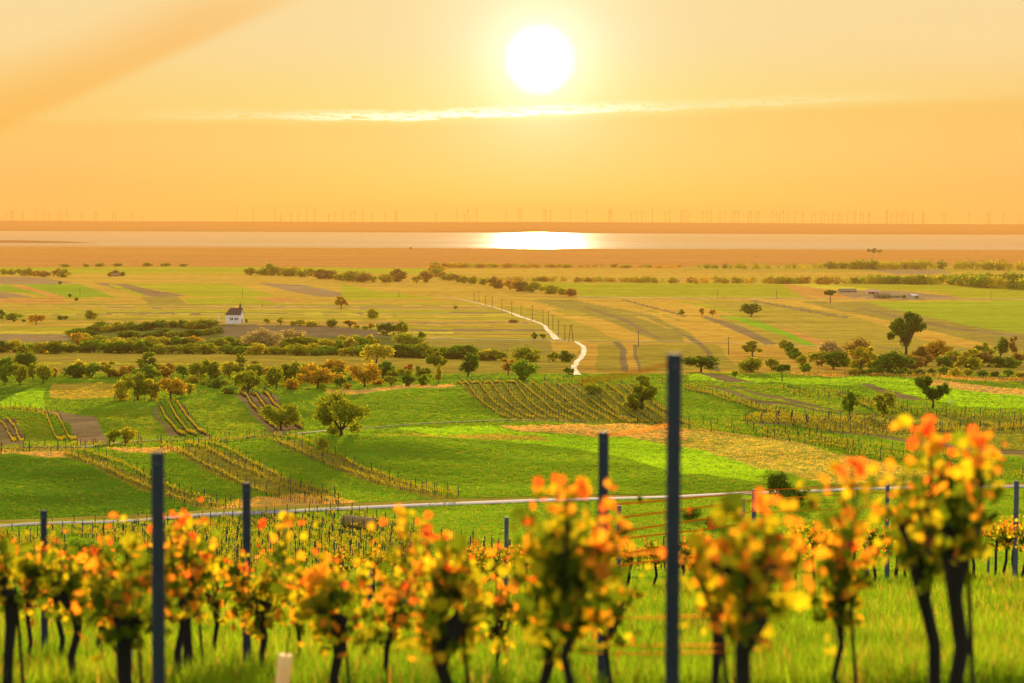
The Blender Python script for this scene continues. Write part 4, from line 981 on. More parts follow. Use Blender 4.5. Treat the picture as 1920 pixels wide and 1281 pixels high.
row('second vine row on the left green slope', [(143, 847), (190, 862), (233, 877), (283, 903), (333, 925), (440, 950)], **H1)
row('third vine row on the left green slope', [(300, 840), (367, 867), (443, 907), (477, 923), (560, 943), (645, 953)], **H1)
row('fourth vine row on the left green slope', [(350, 838), (433, 873), (500, 903), (560, 925), (640, 947)], **H1)
row('fifth vine row on the left green slope', [(390, 836), (467, 871), (533, 905), (640, 935)], **H1)
row('upper vine row on the slope below the largest tree', [(510, 830), (567, 853), (640, 885), (707, 908), (773, 924), (858, 938)], **H1)
row('outer vine row on the slope below the largest tree', [(540, 824), (600, 845), (640, 862), (707, 892), (773, 916), (860, 931)], **H1)
for k in range(3): row('crest vine row %d' % k, [(0, 848 + k * 2), (120, 846 - k * 3), (270, 839 - k * 3), (400, 834 - k * 3), (530, 826 - k * 2)], dmin=380, dmax=530, prob=.8)
H2 = dict(dmin=505, dmax=800)
row('a', [(0, 772), (60, 777), (87, 783), (98, 812), (122, 833)], **H2); row('a', [(0, 768), (107, 783), (122, 812), (143, 832)], **H2)
row('a', [(-20, 787), (7, 800), (20, 825), (30, 837)], **H2); row('a', [(13, 790), (30, 810), (44, 835)], **H2)
row('a', [(213, 753), (333, 757)], **H2)
row('a', [(297, 760), (312, 790), (347, 820)], sp=.7, **H2); row('a', [(317, 760), (335, 793), (368, 820)], sp=.7, **H2); row('a', [(333, 758), (353, 790), (387, 818)], sp=.7, **H2)
row('a', [(450, 738), (473, 765), (490, 785), (520, 808)], sp=.7, **H2); row('a', [(470, 740), (497, 768), (540, 802)], sp=.7, **H2); row('a', [(493, 738), (513, 762), (540, 785), (567, 807)], sp=.7, **H2)
row('a', [(370, 741), (440, 740), (505, 736)], **H2)
for i in range(15):
    f = i / 14
    row('a', [(857 + 325 * f, 718 + 6 * f), (893 + 325 * f, 748 + 4 * f), (955 + 335 * f, 787 + 12 * f)], prob=.75, hs=.9, **H2)
row('a', [(1283, 725), (1347, 743), (1413, 763), (1480, 779), (1600, 795)], **H2); row('a', [(1283, 731), (1347, 749), (1413, 769), (1480, 784)], **H2)
for i in range(9):
    f = i / 8
    row('a', [(1393 + 60 * f * .3 + 200 * (1 - f) * 0, 790 - 3 * f * 4 + 2), (1480 + 30 * f, 800 - 14 * f), (1640, 820 - 30 * f), (1790, 840 - 42 * f), (1960, 862 - 62 * f)], dmin=470, dmax=800)
for i in range(3): row('a', [(1290, 806 - i * 5), (1427, 818 - i * 6), (1520, 835 - i * 8), (1607, 857 - i * 10), (1683, 872 - i * 12), (1800, 890 - i * 14)], dmin=400, dmax=700)
for i in range(2): row('a', [(1740, 878 + i * 7), (1850, 890 + i * 7), (1990, 905 + i * 7)], dmin=360, dmax=600)
for i in range(4): row('a', [(1467 + 10 * i, 732 + i * 4), (1563 + 8 * i, 737 + i * 5), (1613 + 5 * i, 753 + i * 5), (1700, 768 + i * 4), (1960, 782 + i * 5)], prob=.6, dmin=520, dmax=900)
for i in range(3): row('a', [(1480, 701 + i * 2), (1640, 702 + i * 2), (1760, 706 + i * 3), (1960, 716 + i * 5)], dmin=640, dmax=950, sp=1.4)
for i in range(2): row('a', [(1020, 712 + i * 3), (1200, 716 + i * 3), (1290, 716 + i * 3)], dmin=640, dmax=950, sp=1.4)
for i in range(15):
    x = 96 + i * 40; y0 = 990 - i * 2.0
    row('%s row from the left below the road' % ordn(i + 1), [(x, y0 + 4), (x + 120, y0 + 28 + i), (x + 260, y0 + 62 + i * 1.3), (x + 400, y0 + 105 + i)], dmin=235, dmax=341, sp=1.25, prob=.75)
for i in range(4):
    row('%s short row at the left edge' % ordn(i + 1), [(-10, 1003 + 9 * i), (60, 1012 + 10 * i), (120, 1025 + 10 * i)], dmin=240, dmax=341, sp=1.1)
for i in range(5): row('%s row behind the great leaf mass' % ordn(i + 1), [(930, 1040 + i * 8), (1020, 1042 + i * 8), (1240, 1046 + i * 8)], dmin=205, dmax=300, sp=1.1)
VI, PO = [], []
rsv = random.Random(12)
for name, P, sp, post, hs, prob in ROWS:
    acc = 0.0; k = 0
    for a, b_ in zip(P[:-1], P[1:]):
        L = (Vector((b_.x - a.x, b_.y - a.y, 0))).length; ang = math.atan2(b_.y - a.y, b_.x - a.x)
        while acc < L:
            f = acc / L; x = a.x + (b_.x - a.x) * f + rsv.uniform(-.08, .08); y = a.y + (b_.y - a.y) * f + rsv.uniform(-.08, .08)
            if rsv.random() < prob: VI.append([x, y, ang, hs * rsv.uniform(.65, 1.1), name])
            if k % post == 0: PO.append([x + .25, y, ang, rsv.uniform(.85, 1.08), name])
            acc += sp; k += 1
        acc -= L
def scatter(items, meshes, Vs, Fs, Is, n_ind, oname, cat, noun, stuff_name, stuff_label, mats):
    x = np.array([i[0] for i in items]); y = np.array([i[1] for i in items]); z = Z(x, y)
    px, py = project(x, y, z); inview = (px > -15) & (px < 1935)
    order = sorted([i for i in range(len(items)) if inview[i]], key=lambda i: items[i][1])
    ind = order[:n_ind]; cnt = {}
    for i in sorted(ind, key=lambda i: (items[i][4], items[i][1])):
        nm = items[i][4]; cnt[nm] = cnt.get(nm, 0) + 1
        o = obj(oname, meshes[i % len(meshes)], None, (x[i], y[i], z[i])); o.rotation_euler = (0, 0, items[i][2]); s = items[i][3]; o.scale = (s, s, s)
        tag(o, '%s %s from near end, %s' % (ordn(cnt[nm]), noun, nm), cat, '%ss in the %s' % (noun, nm))
    rest = [i for i in order[n_ind:]]
    allv, allf, alli = [], [], []; off = 0
    for i in rest:
        v = Vs[i % len(Vs)]; a = items[i][2]; s = items[i][3]
        R = np.array([[math.cos(a), -math.sin(a), 0], [math.sin(a), math.cos(a), 0], [0, 0, 1]])
        allv.append((v * s) @ R.T + np.array([x[i], y[i], z[i]]))
        for f in Fs[i % len(Fs)]: allf.append(tuple(q + off for q in f))
        alli += Is[i % len(Is)]; off += len(v)
    o = obj(stuff_name, mesh(stuff_name, np.concatenate(allv), allf, mats, alli)); tag(o, stuff_label, cat, kind='stuff')
scatter(VI, SVM, SVV, [b.F for b in SV], [b.I for b in SV], 215, 'grapevine', 'grapevine', 'small grapevine', 'vineyard_vines', 'distant vineyard rows of small grapevines on the slopes', [MIDLEAF, VINEWOOD])
scatter(PO, [SPM], [np.array(POSTB.V)], [POSTB.F], [POSTB.I], 120, 'vine_post', 'post', 'dark vine post', 'vineyard_posts', 'distant thin posts in the vineyard rows on the slopes', [POSTM])
print('VINES', len(VI), 'POSTS', len(PO))

# ------------------------------------------------------------------ near vineyard
def leaf_shape():
    pts = [(0, -.45), (.32, -.55), (.30, -.2), (.56, -.05), (.36, .15), (.34, .5), (.10, .38), (0, .72), (-.10, .38), (-.34, .5), (-.36, .15), (-.56, -.05), (-.30, -.2), (-.32, -.55)]
    return pts
LP = leaf_shape()
def leaf_cloud(leaves, name):
    """leaves: (position, normal, size, colour)"""
    V, Fc, Cc = [], [], []
    rs = random.Random(len(leaves))
    for o, nm, s, c in leaves:
        nm = nm.normalized(); e = nm.orthogonal().normalized(); f = nm.cross(e); a = rs.uniform(0, 6.28)
        d1 = e * math.cos(a) + f * math.sin(a); d2 = nm.cross(d1); k = len(V)
        V.append(tuple(o + nm * s * .10)); Cc.append(c)
        for x, y in LP:
            V.append(tuple(o + d1 * x * s + d2 * y * s - nm * s * .12 * abs(x) * 2)); Cc.append(c)
        n = len(LP)
        for q in range(n): Fc.append((k, k + 1 + q, k + 1 + (q + 1) % n))
    me = mesh(name, V, Fc, VLEAF)
    at_ = me.color_attributes.new('leafcol', 'FLOAT_COLOR', 'POINT')
    at_.data.foreach_set('color', np.array([(*c, 1) for c in Cc], np.float32).ravel())
    return me
GOLDS = [(.62, .43, .03), (.72, .34, .04), (.50, .46, .025), (.44, .42, .02), (.74, .30, .04)]  # backlit leaves: glow of the low sun put into the leaf colour
REDS = [(.82, .17, .04), (.84, .23, .05), (.80, .13, .04)]
GREENS = [(.09, .15, .012), (.13, .20, .015), (.07, .12, .012), (.28, .30, .02)]  # leaves in shade, given darker colours than the backlit ones
def vine(px, d, thick, label, hh=None, nl=100, spread=.30, top=.75, seed=0, two=False, lean=0.0, name='grapevine', green=.28, group='old grapevines in the near rows', knob=1.0, lift=0.0):
    """a near grapevine: gnarled trunk, head, shoots and leaves; hh = head height above the ground"""
    rs = random.Random(seed * 13 + 5); p = at_d(px, d); hh = hh or .8
    t = empty(name, p); tag(t, label, 'grapevine', group)
    b = MB(); r = thick * .42
    pts = [(0, 0, -.1)] + [(lean * f + rs.uniform(-.03, .03), rs.uniform(-.02, .02), hh * f) for f in (.25, .5, .72, .88, 1.0)]
    b.tube(pts, [r * 1.15, r, r * .95, r * 1.0, r * 1.25 * knob, r * 1.35 * knob], 10, rnd=rs, wob=.22)
    hx = lean
    b.tube([(hx, 0, hh - .05), (hx + rs.choice((-1, 1)) * .05 * knob, 0, hh + .03), (hx + rs.choice((-1, 1)) * .09 * knob, .01, hh + .10)], [r * 1.3 * knob, r * 1.2 * knob, r * .5], 8, rnd=rs, wob=.25)
    if two: b.tube([(.10, .02, -.1), (.07, .02, hh * .5), (.04, .02, hh * 1.05)], [.012, .011, .010], 6, rnd=rs, wob=.2)
    obj('trunk', b.mesh('trunk', VINEWOOD, True), t)
    leaves = []; b = MB(); ns = 13; spread *= .95; nl = int(nl * 1.3)
    for k in range(ns):
        a = rs.uniform(-1, 1); bx = hx + a * spread * .55; by = rs.uniform(-.08, .08); tz = hh + top * rs.uniform(.45, 1.0) * (1 - .35 * abs(a))
        ex = hx + a * spread * 1.0 + rs.uniform(-.06, .06); ey = by + rs.uniform(-.12, .12)
        s0 = Vector((bx * .6 + hx * .4, by, hh + rs.uniform(-.08, .08))); e0 = Vector((ex, ey, tz)); m0 = s0.lerp(e0, .5) + Vector((rs.uniform(-.05, .05), rs.uniform(-.04, .04), 0))
        b.tube([s0, m0, e0], [.006, .005, .002], 5)
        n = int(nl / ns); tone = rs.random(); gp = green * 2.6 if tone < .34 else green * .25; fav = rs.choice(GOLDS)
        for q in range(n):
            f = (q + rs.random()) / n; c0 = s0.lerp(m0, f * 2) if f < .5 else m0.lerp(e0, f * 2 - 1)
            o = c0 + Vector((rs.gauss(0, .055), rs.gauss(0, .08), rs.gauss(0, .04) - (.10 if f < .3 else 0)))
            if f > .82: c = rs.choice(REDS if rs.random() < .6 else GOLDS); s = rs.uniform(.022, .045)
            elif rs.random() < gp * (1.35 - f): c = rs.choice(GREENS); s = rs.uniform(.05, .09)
            else: c = fav if rs.random() < .7 else rs.choice(GOLDS); s = rs.uniform(.038, .078)
            k_ = rs.uniform(.75, 1.15)
            leaves.append((o, Vector((rs.gauss(0, .9), -1 * rs.uniform(.1, 1.2), rs.gauss(0, .7))), s, tuple(min(1, x * k_) for x in c)))
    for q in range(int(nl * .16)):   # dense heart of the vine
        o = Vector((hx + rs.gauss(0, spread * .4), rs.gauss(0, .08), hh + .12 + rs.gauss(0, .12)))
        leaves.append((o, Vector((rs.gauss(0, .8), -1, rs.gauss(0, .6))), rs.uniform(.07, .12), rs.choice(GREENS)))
    obj('shoots', b.mesh('shoots', VINEWOOD), t)
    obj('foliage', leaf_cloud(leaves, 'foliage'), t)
    return t
NV = [ # px, d, trunk thickness, head height, leaves, spread, top, lean, two, label
 (12, 15.5, .085, .80, 110, .32, .62, .02, True, 'near grapevine at the left edge with a thin stake beside its black trunk'),
 (54, 19.0, .045, .80, 60, .26, .50, .0, False, 'thin stemmed grapevine just left of the leftmost near post'),
 (108, 20.0, .055, .82, 80, .28, .50, .0, False, 'grapevine just right of the leftmost near post'),
 (146, 16.0, .070, .74, 90, .30, .52, -.06, False, 'second grapevine right of the leftmost near post, with a leaning trunk'),
 (183, 20.5, .062, .74, 80, .28, .55, .0, False, 'slim straight grapevine left of the thick double trunk'),
 (236, 13.0, .105, .70, 130, .30, .62, .01, True, 'thick trunked grapevine left of the tall left post'),
 (332, 16.0, .060, .80, 100, .30, .68, .01, False, 'first grapevine right of the tall left post'),
 (356, 17.0, .075, .78, 110, .34, .70, -.05, True, 'leaning grapevine right of the tall left post'),
 (402, 20.0, .045, .72, 80, .30, .55, .0, False, 'thin grapevine halfway between the two left posts'),
 (488, 18.0, .060, .66, 130, .34, .66, .01, False, 'leafy green grapevine just right of the second left post'),
 (556, 19.0, .040, .66, 70, .26, .55, .0, False, 'sparse grapevine with orange tips left of a dark headed one'),
 (630, 14.0, .070, .62, 140, .26, .55, .0, True, 'dark headed grapevine with deep green leaves left of the picture middle'),
 (731, 16.0, .045, .62, 100, .30, .62, .0, False, 'slim grapevine left of the knobby one in the middle'),
 (853, 11.5, .075, .66, 150, .28, .60, -.05, True, 'knobby thick grapevine in the middle of the picture'),
 (930, 17.0, .035, .55, 60, .26, .62, .0, False, 'thin golden grapevine right of the knobby middle one'),
 (1022, 12.0, .060, .66, 90, .20, .52, .04, False, 'left of two grapevines under the great blurred leaf mass'),
 (1086, 10.0, .050, .80, 190, .25, .58, -.04, False, 'grapevine carrying the great blurred leaf mass left of the shorter middle post'),
 (1164, 14.0, .030, .62, 50, .16, .50, -.06, False, 'bent thin grapevine between the two middle posts'),
 (1338, 11.0, .055, .84, 60, .17, .40, .02, True, 'narrow grapevine right of the tallest post'),
 (1405, 8.9, .068, .84, 110, .17, .24, .0, False, 'thick grapevine with a dark head second to the right of the tallest post'),
 (1586, 12.0, .040, .74, 100, .16, .50, -.02, True, 'thin leaning grapevine under a blurred green leaf mass'),
 (1768, 11.5, .075, 1.03, 120, .20, .36, -.09, False, 'left one of the twin black trunked grapevines at the right'),
 (1803, 11.0, .085, 1.03, 150, .20, .60, .0, True, 'right one of the twin black trunked grapevines at the right'),
]
for i, (px, d, th, hh, nl, spd, top, lean, two, lb) in enumerate(NV):
    vine(px, d, th, lb, hh, nl, spd, top, i + 1, two, lean, knob=(1.5 if px in (853, 1768, 1803, 1405) else 1.05))
# a few leafy shoots that spill from vines whose trunks stand lower, close to the lens
def spray(px, py, d, w, h, n, red, label, seed):
    rs = random.Random(seed); x = (px - 960) / F * d; g = float(Z(x, d)); r = ray(px, py); z = EYE[2] + r[2] / r[1] * d
    t = empty('grapevine_shoot', (x, d, z)); leaves = []; b = MB()
    tag(t, label, 'grapevine shoot', 'blurred grapevine shoots near the lens')
    W, H = w * d / F / 2, h * d / F / 2
    b.tube([(0, 0, -H * 1.25), (W * .1, 0, 0), (0, .01, H * .95)], [.009, .006, .002], 6)
    for k in range(5): b.tube([(0, 0, -H * (1 - k * .3)), (rs.uniform(-W, W) * .8, rs.uniform(-.04, .04), H * rs.uniform(-.3, .8))], [.005, .002], 5)
    for q in range(n):
        fx, fz = rs.gauss(0, .5), rs.uniform(-1, 1)
        fx *= (1.15 - .5 * abs(fz))
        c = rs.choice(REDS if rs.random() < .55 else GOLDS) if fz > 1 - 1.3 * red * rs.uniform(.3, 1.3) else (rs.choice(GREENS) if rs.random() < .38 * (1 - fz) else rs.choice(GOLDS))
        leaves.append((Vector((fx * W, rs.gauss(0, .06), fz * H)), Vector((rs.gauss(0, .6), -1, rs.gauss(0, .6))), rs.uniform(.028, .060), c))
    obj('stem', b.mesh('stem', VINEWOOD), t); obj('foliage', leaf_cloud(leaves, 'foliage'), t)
spray(1430, 1010, 9, 150, 170, 60, .4, 'golden shoots with red tips above the thick dark headed grapevine', 31)
spray(1600, 935, 9.5, 170, 150, 60, .35, 'orange tipped shoots left of the green leaf mass at the right', 32)
spray(1745, 900, 9.5, 110, 230, 60, .25, 'tall golden shoot with a hanging red top above the twin trunks', 33)
spray(1840, 900, 9.5, 90, 170, 45, .45, 'upright shoot with bright red leaves at the right', 34)
spray(1060, 965, 9.8, 150, 140, 50, .3, 'golden shoots with red tips above the great leaf mass', 35)
spray(760, 1010, 12, 120, 110, 45, .5, 'reddish orange shoots left of the middle', 36)
spray(345, 1010, 14, 110, 90, 40, .6, 'red tipped shoots just right of the tall left post', 37)
spray(530, 1010, 14, 90, 90, 36, .5, 'red tipped shoots right of the second left post', 38)

def near_post(px, top, d, w, label, mat=POSTM, base=None, rot=0.0, grp='near vineyard posts'):
    x = (px - 960) / F * d; g = float(Z(x, d)); r = ray(px, top); zt = EYE[2] + r[2] / r[1] * d; H = zt - g
    t = empty('vineyard_post', (x, d, g)); tag(t, label, 'post', grp); t.rotation_euler = (0, rot, 0)
    b = MB(); N = 16
    b.tube([(0, 0, -.3), (0, 0, H - .045), (0, 0, H - .035), (0, 0, H)], [w / 2, w / 2, w / 2 * 1.03, w / 2 * .98], N)
    k = int(H / .3)
    obj('post_body', b.mesh('post_body', mat), t)
    b = MB()
    for i in range(k): b.tube([(-w / 2 - .004, 0, H - .12 - i * .3), (w / 2 + .004, 0, H - .12 - i * .3)], .006, 6)
    obj('wire_hook', b.mesh('wire_hook', POSTG), t)
    if mat is POSTM: b = MB(); b.tube([(0, -w / 2 - .002, H - .055), (0, -w / 2 + .01, H - .055)], .009, 8); obj('bolt', b.mesh('bolt', POSTG), t)
near_post(1265, 663, 10.6, .066, 'tallest near post, dark slate, reaching highest in the picture')
near_post(1133, 810, 15.9, .068, 'dark post left of the tallest one, half hidden by leaves')
near_post(294, 848, 12.7, .070, 'tall dark post on the left between grapevines')
near_post(461, 905, 18.7, .066, 'dark post second from the left group, right of the tall left one', rot=.0)
near_post(79, 957, 22.0, .062, 'leftmost dark near post')
MIDP = [(1911, 902, 48, .10, 'slate post at the right edge of the picture behind the tall grass'), (1417, 918, 50, .095, 'taller of two posts right of the tallest near post'), (1396, 936, 56, .10, 'shorter grey post beside the taller one right of the tallest near post'),
        (1163, 948, 46, .08, 'pale post end seen right of the shorter middle post'), (1630, 1004, 48, .11, 'left grey post in the row of sharp grapevines'), (1669, 1020, 50, .10, 'middle grey post in the row of sharp grapevines'),
        (1731, 990, 47, .10, 'grey post left of the twin trunks in the sharp row'), (951, 970, 50, .09, 'greenish post standing free left of the great leaf mass'), (693, 1062, 42, .09, 'short pale post behind the leaves left of the knobby vine'),
        (642, 1030, 52, .07, 'short pale post behind the dark headed vine'), (1668, 909, 56, .09, 'far post top peeking over the right hand shoots'), (1860, 1040, 52, .06, 'thin post right of the twin trunks')]
for px, top, d, w, lb in MIDP: near_post(px, top, d, w, lb, POSTG, grp='posts of the second terrace')

# sharp vines of the second terrace
SHV = []
rs_ = random.Random(77)
for j, x in enumerate([1498, 1530, 1572, 1608, 1645, 1688, 1705, 1770, 1835, 1872, 1890, 1905, 1926]): SHV.append((x, rs_.uniform(46, 54), 'right'))
for j, x in enumerate([985, 1015, 1100, 1180, 1230, 1290, 1312, 1345, 640, 700, 765, 880, 940]): SHV.append((x, rs_.uniform(44, 52), 'left'))
cr = cl = 0
for j, (x, d, sde) in enumerate(sorted(SHV)):
    if sde == 'right': cr += 1; lb = '%s sharp grapevine from the left in the golden row behind the tall grass' % ordn(cr)
    else: cl += 1; lb = '%s small grapevine from the left in the second terrace behind the blurred leaves' % ordn(cl)
    vine(x, d, .07 if x != 1688 else .10, lb, (.85 if sde == 'right' else .7), 120, .48, .60, 100 + j, False, rs_.uniform(-.08, .08), green=.3, group='grapevines of the second terrace')

# wires
def wire(p, q, r, label):
    def w3(a): rr = ray(a[0], a[1]); return Vector((rr[0] / rr[1] * a[2], a[2], EYE[2] + rr[2] / rr[1] * a[2]))
    a, b_ = w3(p), w3(q); pts = [a.lerp(b_, i / 12) - Vector((0, 0, .008 * math.sin(PI * i / 12))) for i in range(13)]
    m = MB(); m.tube([v - a for v in pts], r, 6)
    o = obj('trellis_wire', m.mesh('trellis_wire', WIREM), None, a); tag(o, label, 'wire', 'trellis wires')
wire((1252, 683, 10.6), (1085, 716, 8.2), .005, 'broad glowing wire running left from the top of the tallest post')
wire((1140, 815, 15.9), (1258, 797, 10.6), .005, 'glowing wire from the top of the shorter middle post to the tallest post')
wire((1115, 1045, 15.9), (1256, 1033, 10.6), .007, 'thick glowing wire between the two middle posts at leaf height')
wire((1090, 1158, 15.9), (1400, 1152, 9.5), .004, 'faint wire above the grass behind the tallest post')
wire((1090, 1208, 15.9), (1450, 1208, 9.5), .0035, 'upper one of two close wires low across the grass')
wire((1090, 1226, 15.9), (1450, 1218, 9.5), .0035, 'lower one of two close wires low across the grass')
for i, (y0, y1) in enumerate([(946, 922), (972, 937), (998, 958), (1012, 980), (1040, 1002), (1062, 1025)]):
    wire((1150, y0, 26), (1417, y1, 50), .011, '%s thin wire from the top in the fan leading to the far right post' % ordn(i + 1))
for i, (y0, y1) in enumerate([(920, 905), (936, 922), (962, 948), (985, 975)]):
    wire((1417, y0, 50), (1668, y1, 56), .009, '%s thin wire from the top between the taller right post and the far post top' % ordn(i + 1))

def guard():
    d = 15.0; x = (521 - 960) / F * d; g = float(Z(x, d)); t = empty('vine_guard', (x, d, g)); t.rotation_euler = (0, .10, 0)
    tag(t, 'pale translucent sleeve guarding a young vine in the grass', 'vine guard')
    m = bpy.data.materials.new('sleeve_plastic'); m.use_nodes = True; n = NT(m.node_tree)
    a = n.node('ShaderNodeBsdfDiffuse'); a.inputs[0].default_value = (.82, .68, .45, 1); b_ = n.node('ShaderNodeBsdfTranslucent'); b_.inputs[0].default_value = (.85, .66, .40, 1)
    mx = n.node('ShaderNodeMixShader'); mx.inputs[0].default_value = .5; n.l.new(a.outputs[0], mx.inputs[1]); n.l.new(b_.outputs[0], mx.inputs[2])
    o = n.node('ShaderNodeOutputMaterial'); n.l.new(mx.outputs[0], o.inputs[0])
    b = MB(); b.tube([(0, 0, 0), (0, 0, .42)], [.042, .045], 8, cap=False); obj('sleeve', b.mesh('sleeve', m), t)
    b = MB(); b.tube([(0, 0, 0), (.01, 0, .6)], [.008, .005], 6); obj('stem', b.mesh('stem', VINEWOOD), t)
guard()
def stake(px, top, bs, label):
    p = at(px, bs, 300); s = p.y / F; b = MB(); b.box((0, 0, (bs - top) * s / 2), (1.1 * s, 1.1 * s, (bs - top) * s / 2), taper=.8)
    o = obj('marker_stake', b.mesh('marker_stake', WHITE), None, p); tag(o, label, 'stake')
stake(1781, 749, 757, 'white marker stake right of the two lobed dark tree')
for i, (px, bs) in enumerate([(187, 872), (393, 943)]): stake(px, bs - 6, bs, ['pale sleeve in the upper part of the left vine rows', 'pale sleeve in the lower part of the left vine rows'][i])
def yucca():
    p = at(1199, 940, 300); s = p.y / F; b = MB(); rs = random.Random(5)
    for k in range(46):
        a = rs.uniform(0, 6.28); l = rs.uniform(12, 20) * s; e = rs.uniform(.25, 1.3)
        m_ = Vector((math.cos(a) * math.cos(e) * l * .5, math.sin(a) * math.cos(e) * l * .5, math.sin(e) * l * .62)); q = Vector((math.cos(a) * math.cos(e) * l, math.sin(a) * math.cos(e) * l, math.sin(e) * l * .95))
        n = Vector((-math.sin(a), math.cos(a), 0)) * .05
        b.quad(tuple(-n), tuple(n), tuple(m_ + n * .9), tuple(m_ - n * .9)); b.quad(tuple(m_ - n * .9), tuple(m_ + n * .9), tuple(q + n * .1), tuple(q - n * .1))
    o = obj('spiky_plant', b.mesh('spiky_plant', LEAF['dark']), None, p); tag(o, 'spiky dark plant on the verge beside the road', 'plant')
yucca()

# ------------------------------------------------------------------ grass
def tuft_mesh(name, seed, nb, w, h, bw, mat):
    rs = random.Random(seed); b = MB()
    for _ in range(nb):
        x, y = rs.gauss(0, w), rs.gauss(0, w); a = rs.uniform(0, 6.28); H = h * rs.uniform(.5, 1.2); l = H * rs.uniform(.1, .6); q = bw * rs.uniform(.7, 1.3)
        c, s_ = math.cos(a), math.sin(a); fx, fy = math.cos(a + 1.4), math.sin(a + 1.4)
        p0 = (x - c * q, y - s_ * q, -.03); p1 = (x + c * q, y + s_ * q, -.03)
        m0 = (x - c * q * .8 + fx * l * .4, y - s_ * q * .8 + fy * l * .4, H * .6); m1 = (x + c * q * .8 + fx * l * .4, y + s_ * q * .8 + fy * l * .4, H * .6)
        e0 = (x + fx * l, y + fy * l, H)
        k = len(b.V); b.V += [p0, p1, m1, m0, e0]; b.F += [(k, k + 1, k + 2, k + 3), (k + 3, k + 2, k + 4)]; b.I += [0, 0]
    return b.mesh(name, mat)
def grass(name, P, Cc, S, tufts, label):
    me = bpy.data.meshes.new(name); me.vertices.add(len(P)); me.vertices.foreach_set('co', P.astype(np.float32).ravel())
    a = me.attributes.new('tcol', 'FLOAT_COLOR', 'POINT'); a.data.foreach_set('color', Cc.astype(np.float32).ravel())
    a = me.attributes.new('tsc', 'FLOAT', 'POINT'); a.data.foreach_set('value', S.astype(np.float32))
    o = obj(name, me); tag(o, label, 'grass', kind='stuff')
    ng = bpy.data.node_groups.new(name, 'GeometryNodeTree')
    ng.interface.new_socket('Geometry', in_out='INPUT', socket_type='NodeSocketGeometry'); ng.interface.new_socket('Geometry', in_out='OUTPUT', socket_type='NodeSocketGeometry')
    gi = ng.nodes.new('NodeGroupInput'); go = ng.nodes.new('NodeGroupOutput')
    iop = ng.nodes.new('GeometryNodeInstanceOnPoints'); ng.links.new(gi.outputs[0], iop.inputs['Points'])
    jg = ng.nodes.new('GeometryNodeGeometryToInstance')
    cc = bpy.data.collections.new(name + '_tufts')
    for tm in tufts: to = bpy.data.objects.new('grass_tuft', tm); cc.objects.link(to)
    ci = ng.nodes.new('GeometryNodeCollectionInfo'); ci.inputs[0].default_value = cc; ci.inputs[1].default_value = True; ci.inputs[2].default_value = True
    ng.links.new(ci.outputs[0], iop.inputs['Instance']); iop.inputs['Pick Instance'].default_value = True
    rv = ng.nodes.new('FunctionNodeRandomValue'); rv.data_type = 'FLOAT_VECTOR'; rv.inputs[0].default_value = (-.08, -.08, 0); rv.inputs[1].default_value = (.08, .08, 6.28)
    er = ng.nodes.new('FunctionNodeEulerToRotation'); ng.links.new(rv.outputs[0], er.inputs[0]); ng.links.new(er.outputs[0], iop.inputs['Rotation'])
    na = ng.nodes.new('GeometryNodeInputNamedAttribute'); na.data_type = 'FLOAT'; na.inputs[0].default_value = 'tsc'; ng.links.new(na.outputs[0], iop.inputs['Scale'])
    ng.links.new(iop.outputs[0], go.inputs[0])
    md = o.modifiers.new('grass', 'NODES'); md.node_group = ng
GMAT = leafy('grass_blade', None, None, .5, attr='tcol', inst=True, tmul=(1.5, 1.35, .7))
def near_grass():
    rs = np.random.RandomState(3); n = 60000
    d = np.exp(rs.uniform(math.log(15.5), math.log(72), n)); u = rs.uniform(-500, 2420, n)
    x = (u - 960) / F * d; z = Z(x, d)
    k = rs.uniform(0, 1, n); patch = .5 + .5 * np.sin(x * 1.3 + np.sin(d * .7)) * np.sin(d * .9 + x * .4)
    c = np.outer(1 - patch, (.13, .27, .010)) + np.outer(patch, (.28, .42, .015))
    st = k < .12; c[st] = (.48, .28, .05); c = np.column_stack([c * rs.uniform(.35, 1.15, (n, 1)), np.ones(n)])
    T = [tuft_mesh('tuft', i, 18, .10, .34, .006, GMAT) for i in range(4)]
    grass('meadow_grass', np.column_stack([x, d, z]), c, rs.uniform(.5, 1.4, n) * np.interp(d, [16, 30, 45, 60], [.7, .85, .55, .4]), T, 'tall backlit meadow grass under the near grapevines')
near_grass()
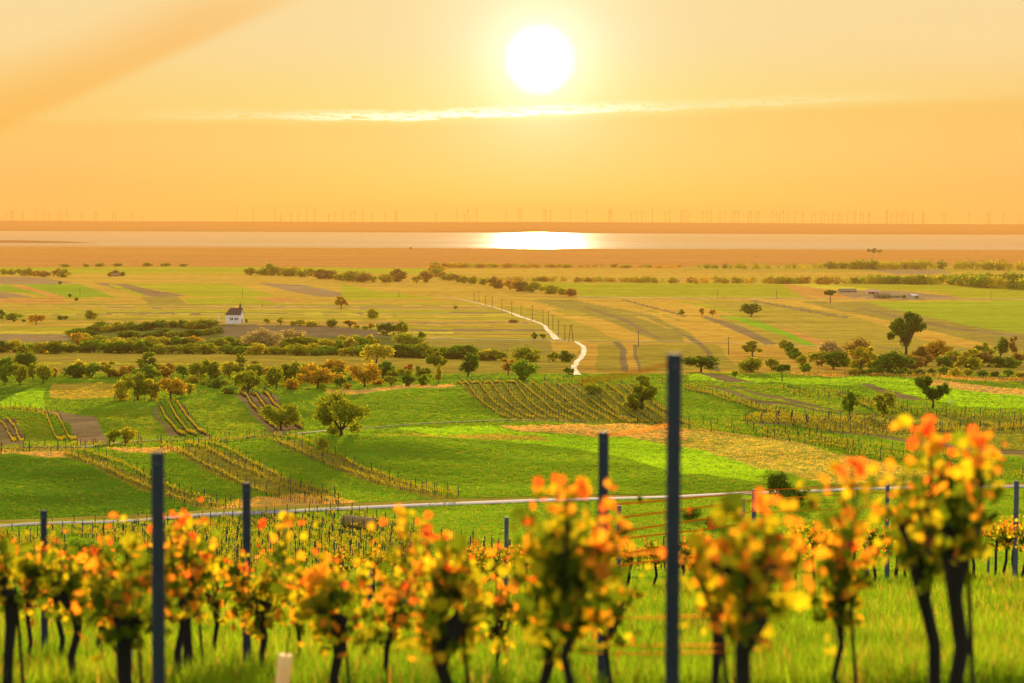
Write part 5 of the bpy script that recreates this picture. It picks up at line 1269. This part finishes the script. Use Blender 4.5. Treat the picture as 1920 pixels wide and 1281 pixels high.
def field_grass():
    rs = np.random.RandomState(9); P = []; n = 230
    for u in range(-30, 1955, 2):
        dl = np.exp(np.linspace(math.log(190), math.log(1000), 1400)); x = (u - 960) / F * dl; z = Z(x, dl)
        _, v = project(x, dl, z); mn = np.minimum.accumulate(v); vis = v <= mn + .01
        dv, vv = dl[vis], v[vis]
        rows = rs.uniform(vv[-1], min(vv[0], 1110), 260)
        dd = np.interp(rows, vv[::-1], dv[::-1])
        P.append(np.column_stack([(u - 960 + rs.uniform(-1, 1, len(dd))) / F * dd, dd]))
    P = np.concatenate(P); x, y = P[:, 0], P[:, 1]; z = Z(x, y); px, py = project(x, y, z)
    c = field_colour(px, py, y)
    green = c[:, 1] > c[:, 0] * .82; straw = (c[:, 0] > .45) & (c[:, 3] > .5)
    keep = (green | (straw & (rs.uniform(0, 1, len(x)) < .8))) & (rs.uniform(0, 1, len(x)) < .75)
    x, y, z, c = x[keep], y[keep], z[keep], c[keep]
    n = len(x); m = c[:, 3] * .45 > rs.uniform(0, 1, n); cc = c[:, :3].copy()
    cc[m & (c[:, 0] < .4)] = (.30, .26, .03); cc[m & (c[:, 0] >= .4)] = (.14, .22, .02)
    cc = np.column_stack([cc * rs.uniform(.88, 1.12, (n, 1)) * np.array([1.15, 1.15, 1]), np.ones(n)])
    T = [tuft_mesh('tuft', 20 + i, 12, .28, .26, .022, GMAT) for i in range(4)]
    grass('field_grass', np.column_stack([x, y, z]), cc, rs.uniform(.5, 1.15, n) * np.interp(y, [200, 900], [.8, 1.25]), T, 'short grass covering the green slopes of the valley')
    print('FIELD GRASS', n)
field_grass()

# ------------------------------------------------------------------ haze
def haze():
    b = MB(); x, y0, y1, z0, z1 = 52000, -300, 25000, -4, 215
    V = [(-x, y0, z0), (x, y0, z0), (x, y1, z0), (-x, y1, z0), (-x, y0, z1), (x, y0, z1), (x, y1, z1), (-x, y1, z1)]
    m = bpy.data.materials.new('haze'); m.use_nodes = True; t = NT(m.node_tree)
    v = t.node('ShaderNodeVolumePrincipled'); v.inputs['Color'].default_value = (.72, .42, .14, 1); v.inputs['Density'].default_value = 5.0e-5; v.inputs['Anisotropy'].default_value = .08
    o = t.node('ShaderNodeOutputMaterial'); t.l.new(v.outputs[0], o.inputs['Volume'])
    tag(obj('haze', mesh('haze', V, [(0, 3, 2, 1), (4, 5, 6, 7), (0, 1, 5, 4), (1, 2, 6, 5), (2, 3, 7, 6), (3, 0, 4, 7)], m)), kind='stuff')
haze()
